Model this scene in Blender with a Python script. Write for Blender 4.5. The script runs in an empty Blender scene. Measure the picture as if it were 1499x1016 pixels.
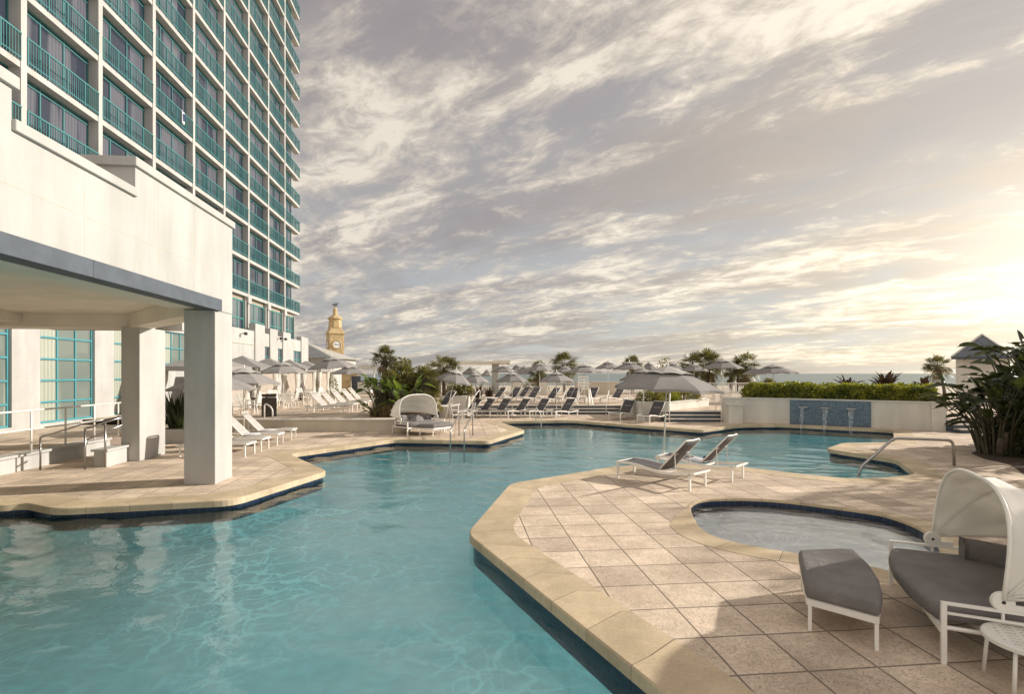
import bpy, bmesh, math, random
from mathutils import Vector, Matrix, Euler, noise as mnoise
from mathutils.geometry import tessellate_polygon
random.seed(7)
R = math.radians
C = bpy.context.scene.collection
scene = bpy.context.scene

# ------------------------------------------------------------------ camera
H = 2.4            # eye height over the pool deck
F = 770.0          # focal length in photo pixels (1499 wide)
CX, HY = 749.5, 547.0
cam_d = bpy.data.cameras.new("camera"); cam = bpy.data.objects.new("camera", cam_d); C.objects.link(cam)
cam_d.sensor_width = 36; cam_d.lens = F/1499*36; cam_d.shift_y = (HY-508)/1499
cam_d.clip_start = .05; cam_d.clip_end = 60000
cam.location = (0, 0, H); cam.rotation_euler = (R(90), 0, 0)
scene.camera = cam
scene.view_settings.view_transform = 'Standard'; scene.view_settings.look = 'None'
scene.view_settings.gamma = 1; scene.view_settings.exposure = 0.27
SUN_AZ, SUN_EL = 74.0, 23.0

# ------------------------------------------------------------------ node helpers
class NT:
    def __init__(s, tree): s.t = tree; s.n = tree.nodes; s.l = tree.links
    def new(s, typ, **kw):
        n = s.n.new(typ)
        for k, v in kw.items(): setattr(n, k, v)
        return n
    def put(s, sock, val):
        if hasattr(val, 'is_output') or isinstance(val, bpy.types.NodeSocket): s.l.new(val, sock)
        else: sock.default_value = val
    def m(s, op, a, b=0.0, c=0.0, clamp=False):
        n = s.new('ShaderNodeMath', operation=op); n.use_clamp = clamp
        for i, x in enumerate((a, b, c)): s.put(n.inputs[i], x)
        return n.outputs[0]
    def vm(s, op, a, b=(0, 0, 0), out=0):
        n = s.new('ShaderNodeVectorMath', operation=op)
        s.put(n.inputs[0], a); s.put(n.inputs[1], b)
        return n.outputs[out]
    def dot(s, a, b): return s.vm('DOT_PRODUCT', a, b, 1)
    def mix(s, f, a, b, typ='MIX'):
        n = s.new('ShaderNodeMix', data_type='RGBA', blend_type=typ)
        s.put(n.inputs[0], f); s.put(n.inputs[6], a); s.put(n.inputs[7], b)
        return n.outputs[2]
    def noise(s, vec, scale, detail=4, rough=.55, dist=0.0, out=0):
        n = s.new('ShaderNodeTexNoise')
        if vec is not None: s.put(n.inputs['Vector'], vec)
        n.inputs['Scale'].default_value = scale; n.inputs['Detail'].default_value = detail
        n.inputs['Roughness'].default_value = rough; n.inputs['Distortion'].default_value = dist
        return n.outputs[out]
    def ss(s, x, a, b, lo=0.0, hi=1.0):
        n = s.new('ShaderNodeMapRange', interpolation_type='SMOOTHSTEP')
        s.put(n.inputs[0], x)
        for i, v in zip((1, 2, 3, 4), (a, b, lo, hi)): n.inputs[i].default_value = v
        return n.outputs[0]
    def ramp(s, x, stops):
        n = s.new('ShaderNodeValToRGB'); s.put(n.inputs[0], x)
        e = n.color_ramp.elements
        while len(e) < len(stops): e.new(.5)
        for i, (p, c) in enumerate(stops): e[i].position = p; e[i].color = (*c, 1)
        return n.outputs[0]
    def comb(s, x, y, z=0.0):
        n = s.new('ShaderNodeCombineXYZ')
        for i, v in enumerate((x, y, z)): s.put(n.inputs[i], v)
        return n.outputs[0]
    def sep(s, v):
        n = s.new('ShaderNodeSeparateXYZ'); s.l.new(v, n.inputs[0]); return n.outputs
    def bump(s, h, strength=.3, dist=.01):
        n = s.new('ShaderNodeBump'); n.inputs['Strength'].default_value = strength
        n.inputs['Distance'].default_value = dist; s.put(n.inputs['Height'], h)
        return n.outputs[0]

# ------------------------------------------------------------------ world: sky with evening cloud
world = bpy.data.worlds.new("World"); scene.world = world; world.use_nodes = True
w = NT(world.node_tree); w.n.clear()
def build_sky():
    out = w.new('ShaderNodeOutputWorld'); bg = w.new('ShaderNodeBackground'); w.l.new(bg.outputs[0], out.inputs[0])
    bg.inputs[1].default_value = .1
    sky = w.new('ShaderNodeTexSky', sky_type='NISHITA'); sky.sun_disc = False
    sky.sun_elevation = R(SUN_EL); sky.sun_rotation = R(SUN_AZ); sky.air_density = 1; sky.dust_density = 2
    d = w.vm('NORMALIZE', w.new('ShaderNodeTexCoord').outputs['Generated'])
    dx, dy, dz = w.sep(d)
    z = w.m('MAXIMUM', dz, 0.0)
    az, el = R(46), R(8.5)
    g = (math.sin(az)*math.cos(el), math.cos(az)*math.cos(el), math.sin(el))
    c = w.m('MAXIMUM', w.dot(d, g), 0.0)
    glow1 = w.m('POWER', c, 6.0); glow2 = w.m('POWER', c, 34.0); glow3 = w.m('POWER', c, 180.0)
    base = w.ramp(z, [(0, (.50, .485, .44)), (.05, (.46, .475, .47)), (.15, (.40, .415, .43)), (.35, (.32, .305, .31)), (.7, (.28, .265, .275))])
    # cloud plane
    den = w.m('ADD', z, .13)
    px, py = w.m('DIVIDE', dx, den), w.m('DIVIDE', dy, den)
    A = R(50)
    a = w.m('SUBTRACT', w.m('MULTIPLY', py, math.cos(A)), w.m('MULTIPLY', px, math.sin(A)))
    b = w.m('ADD', w.m('MULTIPLY', px, math.cos(A)), w.m('MULTIPLY', py, math.sin(A)))
    big = w.noise(w.comb(w.m('MULTIPLY', a, .42), w.m('MULTIPLY', b, 1.05), 4.4), 1.0, 4, .5, .5)
    mid = w.noise(w.comb(w.m('MULTIPLY', a, 1.5), w.m('MULTIPLY', b, 3.2), 9.1), 1.0, 7, .62, .7)
    puff = w.noise(w.comb(w.m('MULTIPLY', a, 6.5), w.m('MULTIPLY', b, 9.5), 1.3), 1.0, 8, .66, .5)
    sheet = w.noise(w.comb(w.m('MULTIPLY', a, .8), w.m('MULTIPLY', b, 1.4), 21.0), 1.0, 7, .6, .6)
    dark = w.ss(sheet, .36, .62)
    bands = w.m('ADD', w.m('MULTIPLY', big, .52), w.m('MULTIPLY', mid, .48))
    tex = w.m('ADD', bands, w.m('MULTIPLY', w.m('SUBTRACT', puff, .5), .36))
    veil = w.ss(bands, .40, .60)
    lit = w.ss(tex, .475, .575)
    core = w.ss(tex, .54, .625)
    dcol = w.mix(glow1, (.275, .247, .247, 1), (.47, .39, .305, 1))
    lcol = w.mix(glow1, (.60, .525, .44, 1), (.92, .80, .61, 1))
    col = w.mix(w.m('MULTIPLY', dark, .8), base, dcol)
    col = w.mix(w.m('MULTIPLY', veil, .22), col, lcol)
    col = w.mix(w.m('MULTIPLY', lit, .62), col, lcol)
    col = w.mix(w.m('MULTIPLY', core, .72), col, w.mix(glow1, (.84, .75, .62, 1), (1.08, .98, .80, 1)))
    # warm light round the hidden sun
    col = w.mix(1.0, col, w.mix(glow1, (0, 0, 0, 1), (.125, .10, .065, 1)), 'ADD')
    col = w.mix(1.0, col, w.mix(glow2, (0, 0, 0, 1), (.22, .18, .115, 1)), 'ADD')
    col = w.mix(1.0, col, w.mix(glow3, (0, 0, 0, 1), (.22, .21, .17, 1)), 'ADD')
    # unseen sky behind the camera and overhead boosted as added fill light
    back = w.ss(dy, -.05, -.75, 1.0, 2.0)
    zen = w.ss(dz, .62, .95, 1.0, 1.3)
    k = w.m('MULTIPLY', w.m('MULTIPLY', back, zen), 10.0)
    col = w.mix(1.0, col, w.comb(k, k, k), 'MULTIPLY')
    fin = w.mix(.90, sky.outputs[0], col)
    w.l.new(fin, bg.inputs[0])
build_sky()
sd = bpy.data.lights.new("sun", 'SUN'); sd.energy = 5.0; sd.angle = R(1.1); sd.color = (1.0, .93, .83)
sun = bpy.data.objects.new("sun", sd); C.objects.link(sun); sun.location = (30, 10, 30); sd.cycles.is_caustics_light = True
svec = Vector((math.sin(R(SUN_AZ))*math.cos(R(SUN_EL)), math.cos(R(SUN_AZ))*math.cos(R(SUN_EL)), math.sin(R(SUN_EL))))
sun.rotation_euler = svec.to_track_quat('Z', 'Y').to_euler()

# ------------------------------------------------------------------ coordinates
TH = math.atan((CX-673)/F); CT, ST = math.cos(TH), math.sin(TH)
def P(px, py, z=0.0):                 # photo pixel on the level z -> place
    Y = F*(H-z)/(py-HY); return Vector(((px-CX)/F*Y, Y, z))
def Q(px, Y, z=0.0): return Vector(((px-CX)/F*Y, Y, z))
def QY(py, Y): return H-(py-HY)*Y/F   # height of a pixel row at distance Y
def G(u, v, z=0.0): return Vector((u*CT-v*ST, u*ST+v*CT, z))   # building grid -> world
def VU(px, U): return (F*U/(CT*(673-px)) + U*ST)/CT             # grid v of a pixel column on plane u=-U

# ------------------------------------------------------------------ mesh builder
class MB:
    def __init__(s): s.v = []; s.f = []; s.uv = {}
    def add(s, vs, fs):
        o = len(s.v); s.v += [Vector(x) for x in vs]; s.f += [tuple(o+i for i in f) for f in fs]; return s
    BF = [(0, 3, 2, 1), (4, 5, 6, 7), (0, 1, 5, 4), (1, 2, 6, 5), (2, 3, 7, 6), (3, 0, 4, 7)]
    def box(s, x0, x1, y0, y1, z0, z1):
        return s.add([(x0, y0, z0), (x1, y0, z0), (x1, y1, z0), (x0, y1, z0), (x0, y0, z1), (x1, y0, z1), (x1, y1, z1), (x0, y1, z1)], s.BF)
    def gbox(s, u0, u1, v0, v1, z0, z1):
        return s.add([G(u0, v0, z0), G(u1, v0, z0), G(u1, v1, z0), G(u0, v1, z0), G(u0, v0, z1), G(u1, v0, z1), G(u1, v1, z1), G(u0, v1, z1)], s.BF)
    def bar(s, p, q, w, h, up=(0, 0, 1)):
        p, q = Vector(p), Vector(q); d = (q-p).normalized(); up = Vector(up)
        if abs(d.dot(up)) > .99: up = Vector((1, 0, 0))
        x = d.cross(up).normalized()*(w/2); y = x.cross(d).normalized()*(h/2)
        return s.add([p-x-y, p+x-y, p+x+y, p-x+y, q-x-y, q+x-y, q+x+y, q-x+y], [(3, 2, 1, 0), (4, 5, 6, 7), (0, 1, 5, 4), (1, 2, 6, 5), (2, 3, 7, 6), (3, 0, 4, 7)])
    def tube(s, pts, r, n=8, closed=False):
        pts = [Vector(p) for p in pts]; k = len(pts); o = len(s.v)
        rs = r if isinstance(r, (list, tuple)) else [r]*k
        prev = None
        for i, p in enumerate(pts):
            if closed: t = pts[(i+1) % k]-pts[i-1]
            else: t = pts[min(i+1, k-1)]-pts[max(i-1, 0)]
            t.normalize()
            if prev is None:
                a = Vector((0, 0, 1)) if abs(t.z) < .9 else Vector((1, 0, 0)); x = t.cross(a).normalized()
            else: x = (prev-t*prev.dot(t)).normalized()
            prev = x; y = t.cross(x)
            for j in range(n):
                an = 2*math.pi*j/n; s.v.append(p+(x*math.cos(an)+y*math.sin(an))*rs[i])
        for i in range(k if closed else k-1):
            for j in range(n):
                a, b = o+i*n+j, o+i*n+(j+1) % n; c, d = o+((i+1) % k)*n+(j+1) % n, o+((i+1) % k)*n+j
                s.f.append((a, b, c, d))
        if not closed: s.f.append(tuple(o+j for j in reversed(range(n)))); s.f.append(tuple(o+(k-1)*n+j for j in range(n)))
        return s
    def prism(s, poly, z0, z1, holes=()):
        poly = [Vector((p[0], p[1], 0)) for p in poly]
        n = len(poly); area = sum(poly[i].x*poly[(i+1) % n].y-poly[(i+1) % n].x*poly[i].y for i in range(n))
        if area < 0: poly.reverse()
        o = len(s.v); s.v += [Vector((p.x, p.y, z0)) for p in poly]+[Vector((p.x, p.y, z1)) for p in poly]
        s.f.append(tuple(o+i for i in reversed(range(n)))); s.f.append(tuple(o+n+i for i in range(n)))
        for i in range(n): j = (i+1) % n; s.f.append((o+i, o+j, o+n+j, o+n+i))
        return s
    def sheet(s, loops, z):
        loops = [[Vector((p[0], p[1], 0)) for p in l] for l in loops]
        tri = tessellate_polygon(loops); flat = [p for l in loops for p in l]; o = len(s.v)
        s.v += [Vector((p.x, p.y, z)) for p in flat]
        for t in tri:
            a, b, c = (flat[i] for i in t)
            if (b-a).cross(c-a).z < 0: t = t[::-1]
            s.f.append(tuple(o+i for i in t))
        return s
    def lathe(s, prof, n=16, cx=0, cy=0, z=0, caps=True):
        o = len(s.v)
        for r, h in prof:
            for j in range(n): an = 2*math.pi*(j+.5)/n; s.v.append(Vector((cx+r*math.cos(an), cy+r*math.sin(an), z+h)))
        for i in range(len(prof)-1):
            for j in range(n): s.f.append((o+i*n+j, o+i*n+(j+1) % n, o+(i+1)*n+(j+1) % n, o+(i+1)*n+j))
        if caps: s.f.append(tuple(o+j for j in reversed(range(n)))); s.f.append(tuple(o+(len(prof)-1)*n+j for j in range(n)))
        return s
    def grid(s, rows):
        o = len(s.v); n = len(rows[0])
        for r in rows: s.v += [Vector(p) for p in r]
        for i in range(len(rows)-1):
            for j in range(n-1): s.f.append((o+i*n+j, o+i*n+j+1, o+(i+1)*n+j+1, o+(i+1)*n+j))
        return s
    def strip(s, prof_fn, pts, closed, cross):   # rows of a cross-section swept round pts, with uv = (length along, across)
        pass
    def xf(s, M):
        s.v = [M @ p for p in s.v]; return s
    def build(s, name, mat, parent=None, smooth=False, world=False, loc=None, bevel=0, seg=2, solid=0, sub=0, uvs=None):
        me = bpy.data.meshes.new(name)
        off = Vector(parent.location) if (world and parent) else Vector((0, 0, 0))
        me.from_pydata([p-off for p in s.v], [], s.f)
        if smooth: me.polygons.foreach_set('use_smooth', [True]*len(me.polygons))
        if uvs:
            ul = me.uv_layers.new(name='UVMap')
            for l in me.loops: ul.data[l.index].uv = uvs[l.vertex_index]
        me.update(); o = bpy.data.objects.new(name, me); C.objects.link(o)
        if mat: me.materials.append(mat)
        if parent: o.parent = parent
        if loc: o.location = loc
        if solid: md = o.modifiers.new('s', 'SOLIDIFY'); md.thickness = solid; md.offset = 0
        if bevel: md = o.modifiers.new('b', 'BEVEL'); md.width = bevel; md.segments = seg; md.limit_method = 'ANGLE'; md.angle_limit = R(40)
        if sub: md = o.modifiers.new('d', 'SUBSURF'); md.levels = sub; md.render_levels = sub
        return o

def tag(o, label, cat, group=None):
    o['label'] = label; o['category'] = cat
    if group: o['group'] = group
    return o
def thing(name, label, cat, loc=(0, 0, 0), rz=0, group=None):
    o = bpy.data.objects.new(name, None); C.objects.link(o); o.empty_display_size = .2
    o.location = loc; o.rotation_euler = (0, 0, rz); return tag(o, label, cat, group)
def struct(o): o['kind'] = 'structure'; return o
def stuff(o): o['kind'] = 'stuff'; return o
def dup(root, loc, rz=0, label=None, group=None, scale=None):
    r = root.copy(); C.objects.link(r); r.location = loc; r.rotation_euler = (0, 0, rz)
    if label: r['label'] = label
    if group: r['group'] = group
    if scale: r.scale = scale
    for ch in root.children:
        c = ch.copy(); C.objects.link(c); c.parent = r
        for g in ch.children:
            d = g.copy(); C.objects.link(d); d.parent = c
    return r

# polygon tools
def area2(p): return sum(p[i][0]*p[(i+1) % len(p)][1]-p[(i+1) % len(p)][0]*p[i][1] for i in range(len(p)))
def round_poly(pts, r, n=5):
    out = []; k = len(pts)
    for i in range(k):
        a, b, c = (Vector(pts[j % k][:2]) for j in (i-1, i, i+1))
        u, v_ = a-b, c-b; lu, lv = u.length, v_.length
        t = min(r, lu*.42, lv*.42); p, q = b+u*(t/lu), b+v_*(t/lv)
        for j in range(n+1):
            s = j/n; out.append((p*(1-s)**2+b*2*s*(1-s)+q*s*s).to_2d())
    return out
def resample(pts, step):
    out = []; k = len(pts)
    for i in range(k):
        a, b = Vector(pts[i]), Vector(pts[(i+1) % k]); n = max(1, int((b-a).length/step))
        for j in range(n): out.append(a.lerp(b, j/n))
    return out
def offset(pts, d):                    # d > 0 grows the closed polygon
    s = 1 if area2(pts) > 0 else -1; k = len(pts); out = []
    for i in range(k):
        a, b, c = (Vector(pts[j % k][:2]) for j in (i-1, i, i+1))
        e, f = (b-a), (c-b)
        if e.length < 1e-6: e = f
        if f.length < 1e-6: f = e
        e.normalize(); f.normalize()
        n1, n2 = Vector((e.y, -e.x))*s, Vector((f.y, -f.x))*s
        m = n1+n2
        if m.length < 1e-4: m = n1
        m.normalize(); q = max(.45, m.dot(n1)); out.append(b+m*(d/q))
    return out
# ------------------------------------------------------------------ materials
def newmat(name):
    m = bpy.data.materials.new(name); m.use_nodes = True
    t = NT(m.node_tree); b = t.n['Principled BSDF']; return m, t, b
def obco(t): return t.new('ShaderNodeTexCoord').outputs['Object']
def wpos(t): return t.new('ShaderNodeNewGeometry').outputs['Position']
def plain(name, col, rough=.5, metal=0.0, var=.12, scale=6.0, bump=0.0, bscale=80.0, spec=.5, detail=5, rnd=0.0):
    m, t, b = newmat(name); co = wpos(t)
    n = t.noise(co, scale, detail, .6)
    k = t.ss(n, .25, .75, 1-var, 1+var)
    if rnd:
        oi = t.new('ShaderNodeObjectInfo').outputs['Random']
        k = t.m('MULTIPLY', k, t.m('ADD', 1-rnd, t.m('MULTIPLY', oi, 2*rnd)))
    c = t.mix(1.0, (*col, 1), t.comb(k, k, k), 'MULTIPLY')
    t.l.new(c, b.inputs['Base Color']); b.inputs['Roughness'].default_value = rough
    b.inputs['Metallic'].default_value = metal; b.inputs['Specular IOR Level'].default_value = spec
    if bump: t.l.new(t.bump(t.noise(co, bscale, 4, .6), bump, .004), b.inputs['Normal'])
    return m
M = {}
def stucco(name, col, dirt=.10):
    m, t, b = newmat(name); co = wpos(t)
    x, y, z = t.sep(co)
    st = t.noise(t.comb(t.m('MULTIPLY', x, 1.6), t.m('MULTIPLY', y, 1.6), t.m('MULTIPLY', z, .25)), 1.0, 6, .6)
    pa = t.noise(co, .8, 5, .6)
    k = t.m('ADD', t.ss(st, .3, .72, 1-dirt, 1.0), t.ss(pa, .35, .65, -.04, .03))
    c = t.mix(1.0, (*col, 1), t.comb(k, t.m('MULTIPLY', k, .995), t.m('MULTIPLY', k, .98)), 'MULTIPLY')
    t.l.new(c, b.inputs['Base Color']); b.inputs['Roughness'].default_value = .85; b.inputs['Specular IOR Level'].default_value = .25
    t.l.new(t.bump(t.noise(co, 70, 5, .65), .25, .004), b.inputs['Normal']); return m
M['stucco'] = stucco('stucco', (.485, .476, .458), .18)
M['wallwhite'] = stucco('white_wall', (.68, .65, .59), .14)
M['ceiling'] = stucco('ceiling_plaster', (.80, .75, .66), .10)
M['soffit'] = stucco('soffit', (.55, .50, .43), .1)
M['band'] = plain('slate_band', (.085, .10, .12), .7, var=.15, scale=3, bump=.15)
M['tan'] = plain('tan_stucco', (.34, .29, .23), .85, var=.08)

def paver():
    m, t, b = newmat('paver'); co = wpos(t); S = .6
    u = t.dot(co, (CT, ST, 0)); v = t.dot(co, (-ST, CT, 0))
    uu = t.m('DIVIDE', t.m('SUBTRACT', u, .396), S); vv = t.m('DIVIDE', t.m('SUBTRACT', v, .38), S)
    wob = t.m('MULTIPLY', t.m('SUBTRACT', t.noise(co, 3.0, 3), .5), .022)
    uu = t.m('ADD', uu, wob); vv = t.m('ADD', vv, wob)
    fu, fv = t.m('FRACT', uu), t.m('FRACT', vv)
    du = t.m('MINIMUM', fu, t.m('SUBTRACT', 1.0, fu)); dv = t.m('MINIMUM', fv, t.m('SUBTRACT', 1.0, fv))
    dd = t.m('MULTIPLY', t.m('MINIMUM', du, dv), S)
    joint = t.ss(dd, .005, .0125, 1.0, 0.0)
    wn = t.new('ShaderNodeTexWhiteNoise'); t.l.new(t.comb(t.m('FLOOR', uu), t.m('FLOOR', vv)), wn.inputs['Vector'])
    cell = wn.outputs['Value']
    blotch = t.noise(co, 1.3, 6, .62); mid = t.noise(co, 9, 5, .65)
    pit = t.noise(co, 38, 5, .75, 1.2); pits = t.ss(pit, .515, .61)
    pz = t.m('MULTIPLY', pits, t.ss(mid, .30, .52))
    col = t.mix(t.ss(blotch, .3, .7), (.53, .42, .32, 1), (.74, .61, .475, 1)); col = t.mix(t.ss(t.noise(co, .33, 5, .65), .52, .70, 0, .35), col, (.38, .30, .235, 1))
    k = t.m('ADD', .80, t.m('MULTIPLY', cell, .32)); k = t.m('MULTIPLY', k, t.ss(mid, .3, .7, .90, 1.08))
    col = t.mix(1.0, col, t.comb(k, k, k), 'MULTIPLY')
    col = t.mix(t.m('MULTIPLY', pz, .48), col, (.17, .125, .09, 1))
    col = t.mix(t.m('MULTIPLY', joint, .80), col, (.13, .10, .08, 1))
    t.l.new(col, b.inputs['Base Color']); b.inputs['Roughness'].default_value = .8; b.inputs['Specular IOR Level'].default_value = .3
    h = t.m('SUBTRACT', t.m('ADD', t.m('MULTIPLY', mid, .25), t.m('MULTIPLY', cell, .2)), t.m('ADD', t.m('MULTIPLY', joint, 1.2), t.m('MULTIPLY', pits, .35)))
    t.l.new(t.bump(h, .6, .012), b.inputs['Normal']); return m
M['paver'] = paver()
def coping(block):
    m, t, b = newmat('coping_stone'); co = wpos(t)
    uv = t.new('ShaderNodeTexCoord').outputs['UV']; x, y, _ = t.sep(uv)
    q = t.m('DIVIDE', x, block); f = t.m('FRACT', q); d = t.m('MULTIPLY', t.m('MINIMUM', f, t.m('SUBTRACT', 1.0, f)), block)
    joint = t.m('MAXIMUM', t.ss(d, .002, .006, 1.0, 0.0), t.ss(y, .985, .995))
    wn = t.new('ShaderNodeTexWhiteNoise'); wn.noise_dimensions = '1D'; t.l.new(t.m('FLOOR', q), wn.inputs['W'])
    n = t.noise(co, 1.6, 6, .6); fn = t.noise(co, 30, 5, .7)
    col = t.mix(t.ss(n, .3, .7), (.46, .365, .24, 1), (.59, .475, .325, 1))
    k = t.m('MULTIPLY', t.m('ADD', .90, t.m('MULTIPLY', wn.outputs['Value'], .18)), t.ss(fn, .25, .75, .88, 1.09))
    k = t.m('MULTIPLY', k, t.ss(t.noise(co, .7, 6, .7), .3, .7, .86, 1.08))
    col = t.mix(1.0, col, t.comb(k, k, k), 'MULTIPLY')
    col = t.mix(t.m('MULTIPLY', joint, .85), col, (.14, .105, .07, 1))
    t.l.new(col, b.inputs['Base Color']); b.inputs['Roughness'].default_value = .75; b.inputs['Specular IOR Level'].default_value = .3
    t.l.new(t.bump(t.m('SUBTRACT', t.m('MULTIPLY', fn, .2), joint), .5, .008), b.inputs['Normal']); return m
M['coping'] = coping(.66)
def tile(name, size, c1, c2, grout, gw=.006, rough=.2):
    m, t, b = newmat(name)
    uv = t.new('ShaderNodeTexCoord').outputs['UV']; x, y, _ = t.sep(uv)
    qx, qy = t.m('DIVIDE', x, size), t.m('DIVIDE', y, size)
    fx, fy = t.m('FRACT', qx), t.m('FRACT', qy)
    d = t.m('MULTIPLY', t.m('MINIMUM', t.m('MINIMUM', fx, t.m('SUBTRACT', 1.0, fx)), t.m('MINIMUM', fy, t.m('SUBTRACT', 1.0, fy))), size)
    j = t.ss(d, gw*.4, gw*.8, 1.0, 0.0)
    wn = t.new('ShaderNodeTexWhiteNoise'); t.l.new(t.comb(t.m('FLOOR', qx), t.m('FLOOR', qy)), wn.inputs['Vector'])
    col = t.mix(wn.outputs['Value'], (*c1, 1), (*c2, 1)); col = t.mix(j, col, (*grout, 1))
    t.l.new(col, b.inputs['Base Color']); b.inputs['Roughness'].default_value = rough
    t.l.new(t.bump(t.m('SUBTRACT', 1.0, j), .4, .003), b.inputs['Normal']); return m
M['pooltile'] = tile('pool_tile', .15, (.004, .016, .045), (.007, .026, .07), (.05, .075, .11))
M['mosaic'] = tile('mosaic_tile', .06, (.055, .095, .135), (.14, .215, .285), (.12, .165, .21), .010, .3)

def water(name, tint, rough=.01, painted_net_amt=.62):
    m, t, b = newmat(name); t.n.remove(b); out = t.n['Material Output']; co = wpos(t)
    gl = t.new('ShaderNodeBsdfGlossy'); gl.inputs['Roughness'].default_value = rough
    # painted caustics: a cell pattern brightens the transparent colour like focused sunlight
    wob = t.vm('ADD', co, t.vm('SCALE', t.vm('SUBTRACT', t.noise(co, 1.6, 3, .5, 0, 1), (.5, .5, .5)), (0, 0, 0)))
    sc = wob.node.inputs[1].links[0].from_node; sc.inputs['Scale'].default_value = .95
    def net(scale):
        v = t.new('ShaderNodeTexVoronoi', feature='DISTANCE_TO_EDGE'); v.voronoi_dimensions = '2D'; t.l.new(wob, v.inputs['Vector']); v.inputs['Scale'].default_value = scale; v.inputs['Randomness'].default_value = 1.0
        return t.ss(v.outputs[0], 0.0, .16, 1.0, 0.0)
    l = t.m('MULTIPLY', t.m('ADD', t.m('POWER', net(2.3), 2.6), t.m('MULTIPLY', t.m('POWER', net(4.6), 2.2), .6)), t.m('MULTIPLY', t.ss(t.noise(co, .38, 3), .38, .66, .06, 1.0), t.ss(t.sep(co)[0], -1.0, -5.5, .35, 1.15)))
    k = t.m('ADD', .98, t.m('MULTIPLY', l, painted_net_amt))
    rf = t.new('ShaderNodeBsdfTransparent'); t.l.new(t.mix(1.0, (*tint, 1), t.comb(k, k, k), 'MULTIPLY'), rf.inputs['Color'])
    h = t.m('ADD', t.noise(co, 4.5, 3, .55, .6), t.m('MULTIPLY', t.noise(co, 13, 2, .5, .5), .35)); bn = t.bump(h, .34, .018)
    t.l.new(bn, gl.inputs['Normal'])
    fr = t.new('ShaderNodeFresnel'); fr.inputs['IOR'].default_value = 1.37; t.l.new(bn, fr.inputs['Normal'])
    mx = t.new('ShaderNodeMixShader'); t.l.new(fr.outputs[0], mx.inputs[0]); t.l.new(rf.outputs[0], mx.inputs[1]); t.l.new(gl.outputs[0], mx.inputs[2])
    t.l.new(mx.outputs[0], out.inputs['Surface']); return m
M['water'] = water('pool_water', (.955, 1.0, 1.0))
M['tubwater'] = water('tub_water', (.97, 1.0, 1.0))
def plaster(name, c1, c2):
    m, t, b = newmat(name); co = wpos(t)
    n = t.noise(co, .35, 5, .6); f = t.noise(co, 5, 5, .6)
    col = t.mix(t.ss(n, .3, .7), (*c1, 1), (*c2, 1)); k = t.ss(f, .3, .7, .93, 1.05)
    col = t.mix(1.0, col, t.comb(k, k, k), 'MULTIPLY')
    t.l.new(col, b.inputs['Base Color']); b.inputs['Roughness'].default_value = .7; return m
M['plaster'] = plaster('pool_plaster', (.42, .85, .90), (.56, .92, .95))
M['tubfloor'] = plaster('tub_plaster', (.86, .88, .86), (.90, .91, .89))
def sea():
    m, t, b = newmat('sea_water'); co = wpos(t); x, y, z = t.sep(co)
    n = t.noise(t.comb(t.m('MULTIPLY', x, .02), t.m('MULTIPLY', y, .06)), 1.0, 8, .65)
    foam = t.m('MULTIPLY', t.ss(n, .60, .66), t.ss(y, 500, 250))
    col = t.mix(foam, (.10, .15, .15, 1), (.55, .57, .55, 1)); t.l.new(col, b.inputs['Base Color']); b.inputs['Roughness'].default_value = .35
    t.l.new(t.bump(t.noise(t.comb(t.m('MULTIPLY', x, .3), y), .6, 5), .5, .5), b.inputs['Normal']); return m
M['sea'] = sea()
M['sand'] = plain('sand', (.50, .44, .34), .9, var=.1, scale=.3)
M['terrace'] = M['paver']
M['riser'] = plain('slate_riser', (.055, .075, .095), .6, var=.2, scale=5)
M['nosing'] = plain('white_nosing', (.62, .60, .55), .7)
M['planter'] = stucco('planter_wall', (.60, .54, .44), .14)
M['white'] = plain('white_powdercoat', (.80, .77, .71), .38, var=.05, scale=3)
def cushion_mat():
    m, t, b = newmat('charcoal_cushion'); co = wpos(t)
    n = t.noise(co, 3.5, 5, .6); k = t.ss(n, .25, .75, .84, 1.12); c = t.mix(1.0, (.20, .185, .18, 1), t.comb(k, k, k), 'MULTIPLY'); t.l.new(c, b.inputs['Base Color'])
    b.inputs['Roughness'].default_value = .85; b.inputs['Specular IOR Level'].default_value = .25
    wr_ = t.noise(co, 5.5, 3, .5, 1.2); we = t.noise(co, 420, 2)
    t.l.new(t.bump(t.m('ADD', t.m('ADD', wr_, t.m('MULTIPLY', t.noise(co, 16, 3, .5, 2.0), .25)), t.m('MULTIPLY', we, .06)), .7, .035), b.inputs['Normal']); return m
M['cushion'] = cushion_mat()
M['sling'] = plain('charcoal_sling', (.115, .106, .11), .8, var=.12, scale=9, bump=.3, bscale=300, spec=.3, rnd=.12)
M['greysling'] = plain('grey_sling', (.42, .39, .36), .8, var=.08, scale=9, bump=.3, bscale=300, spec=.3)
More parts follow.
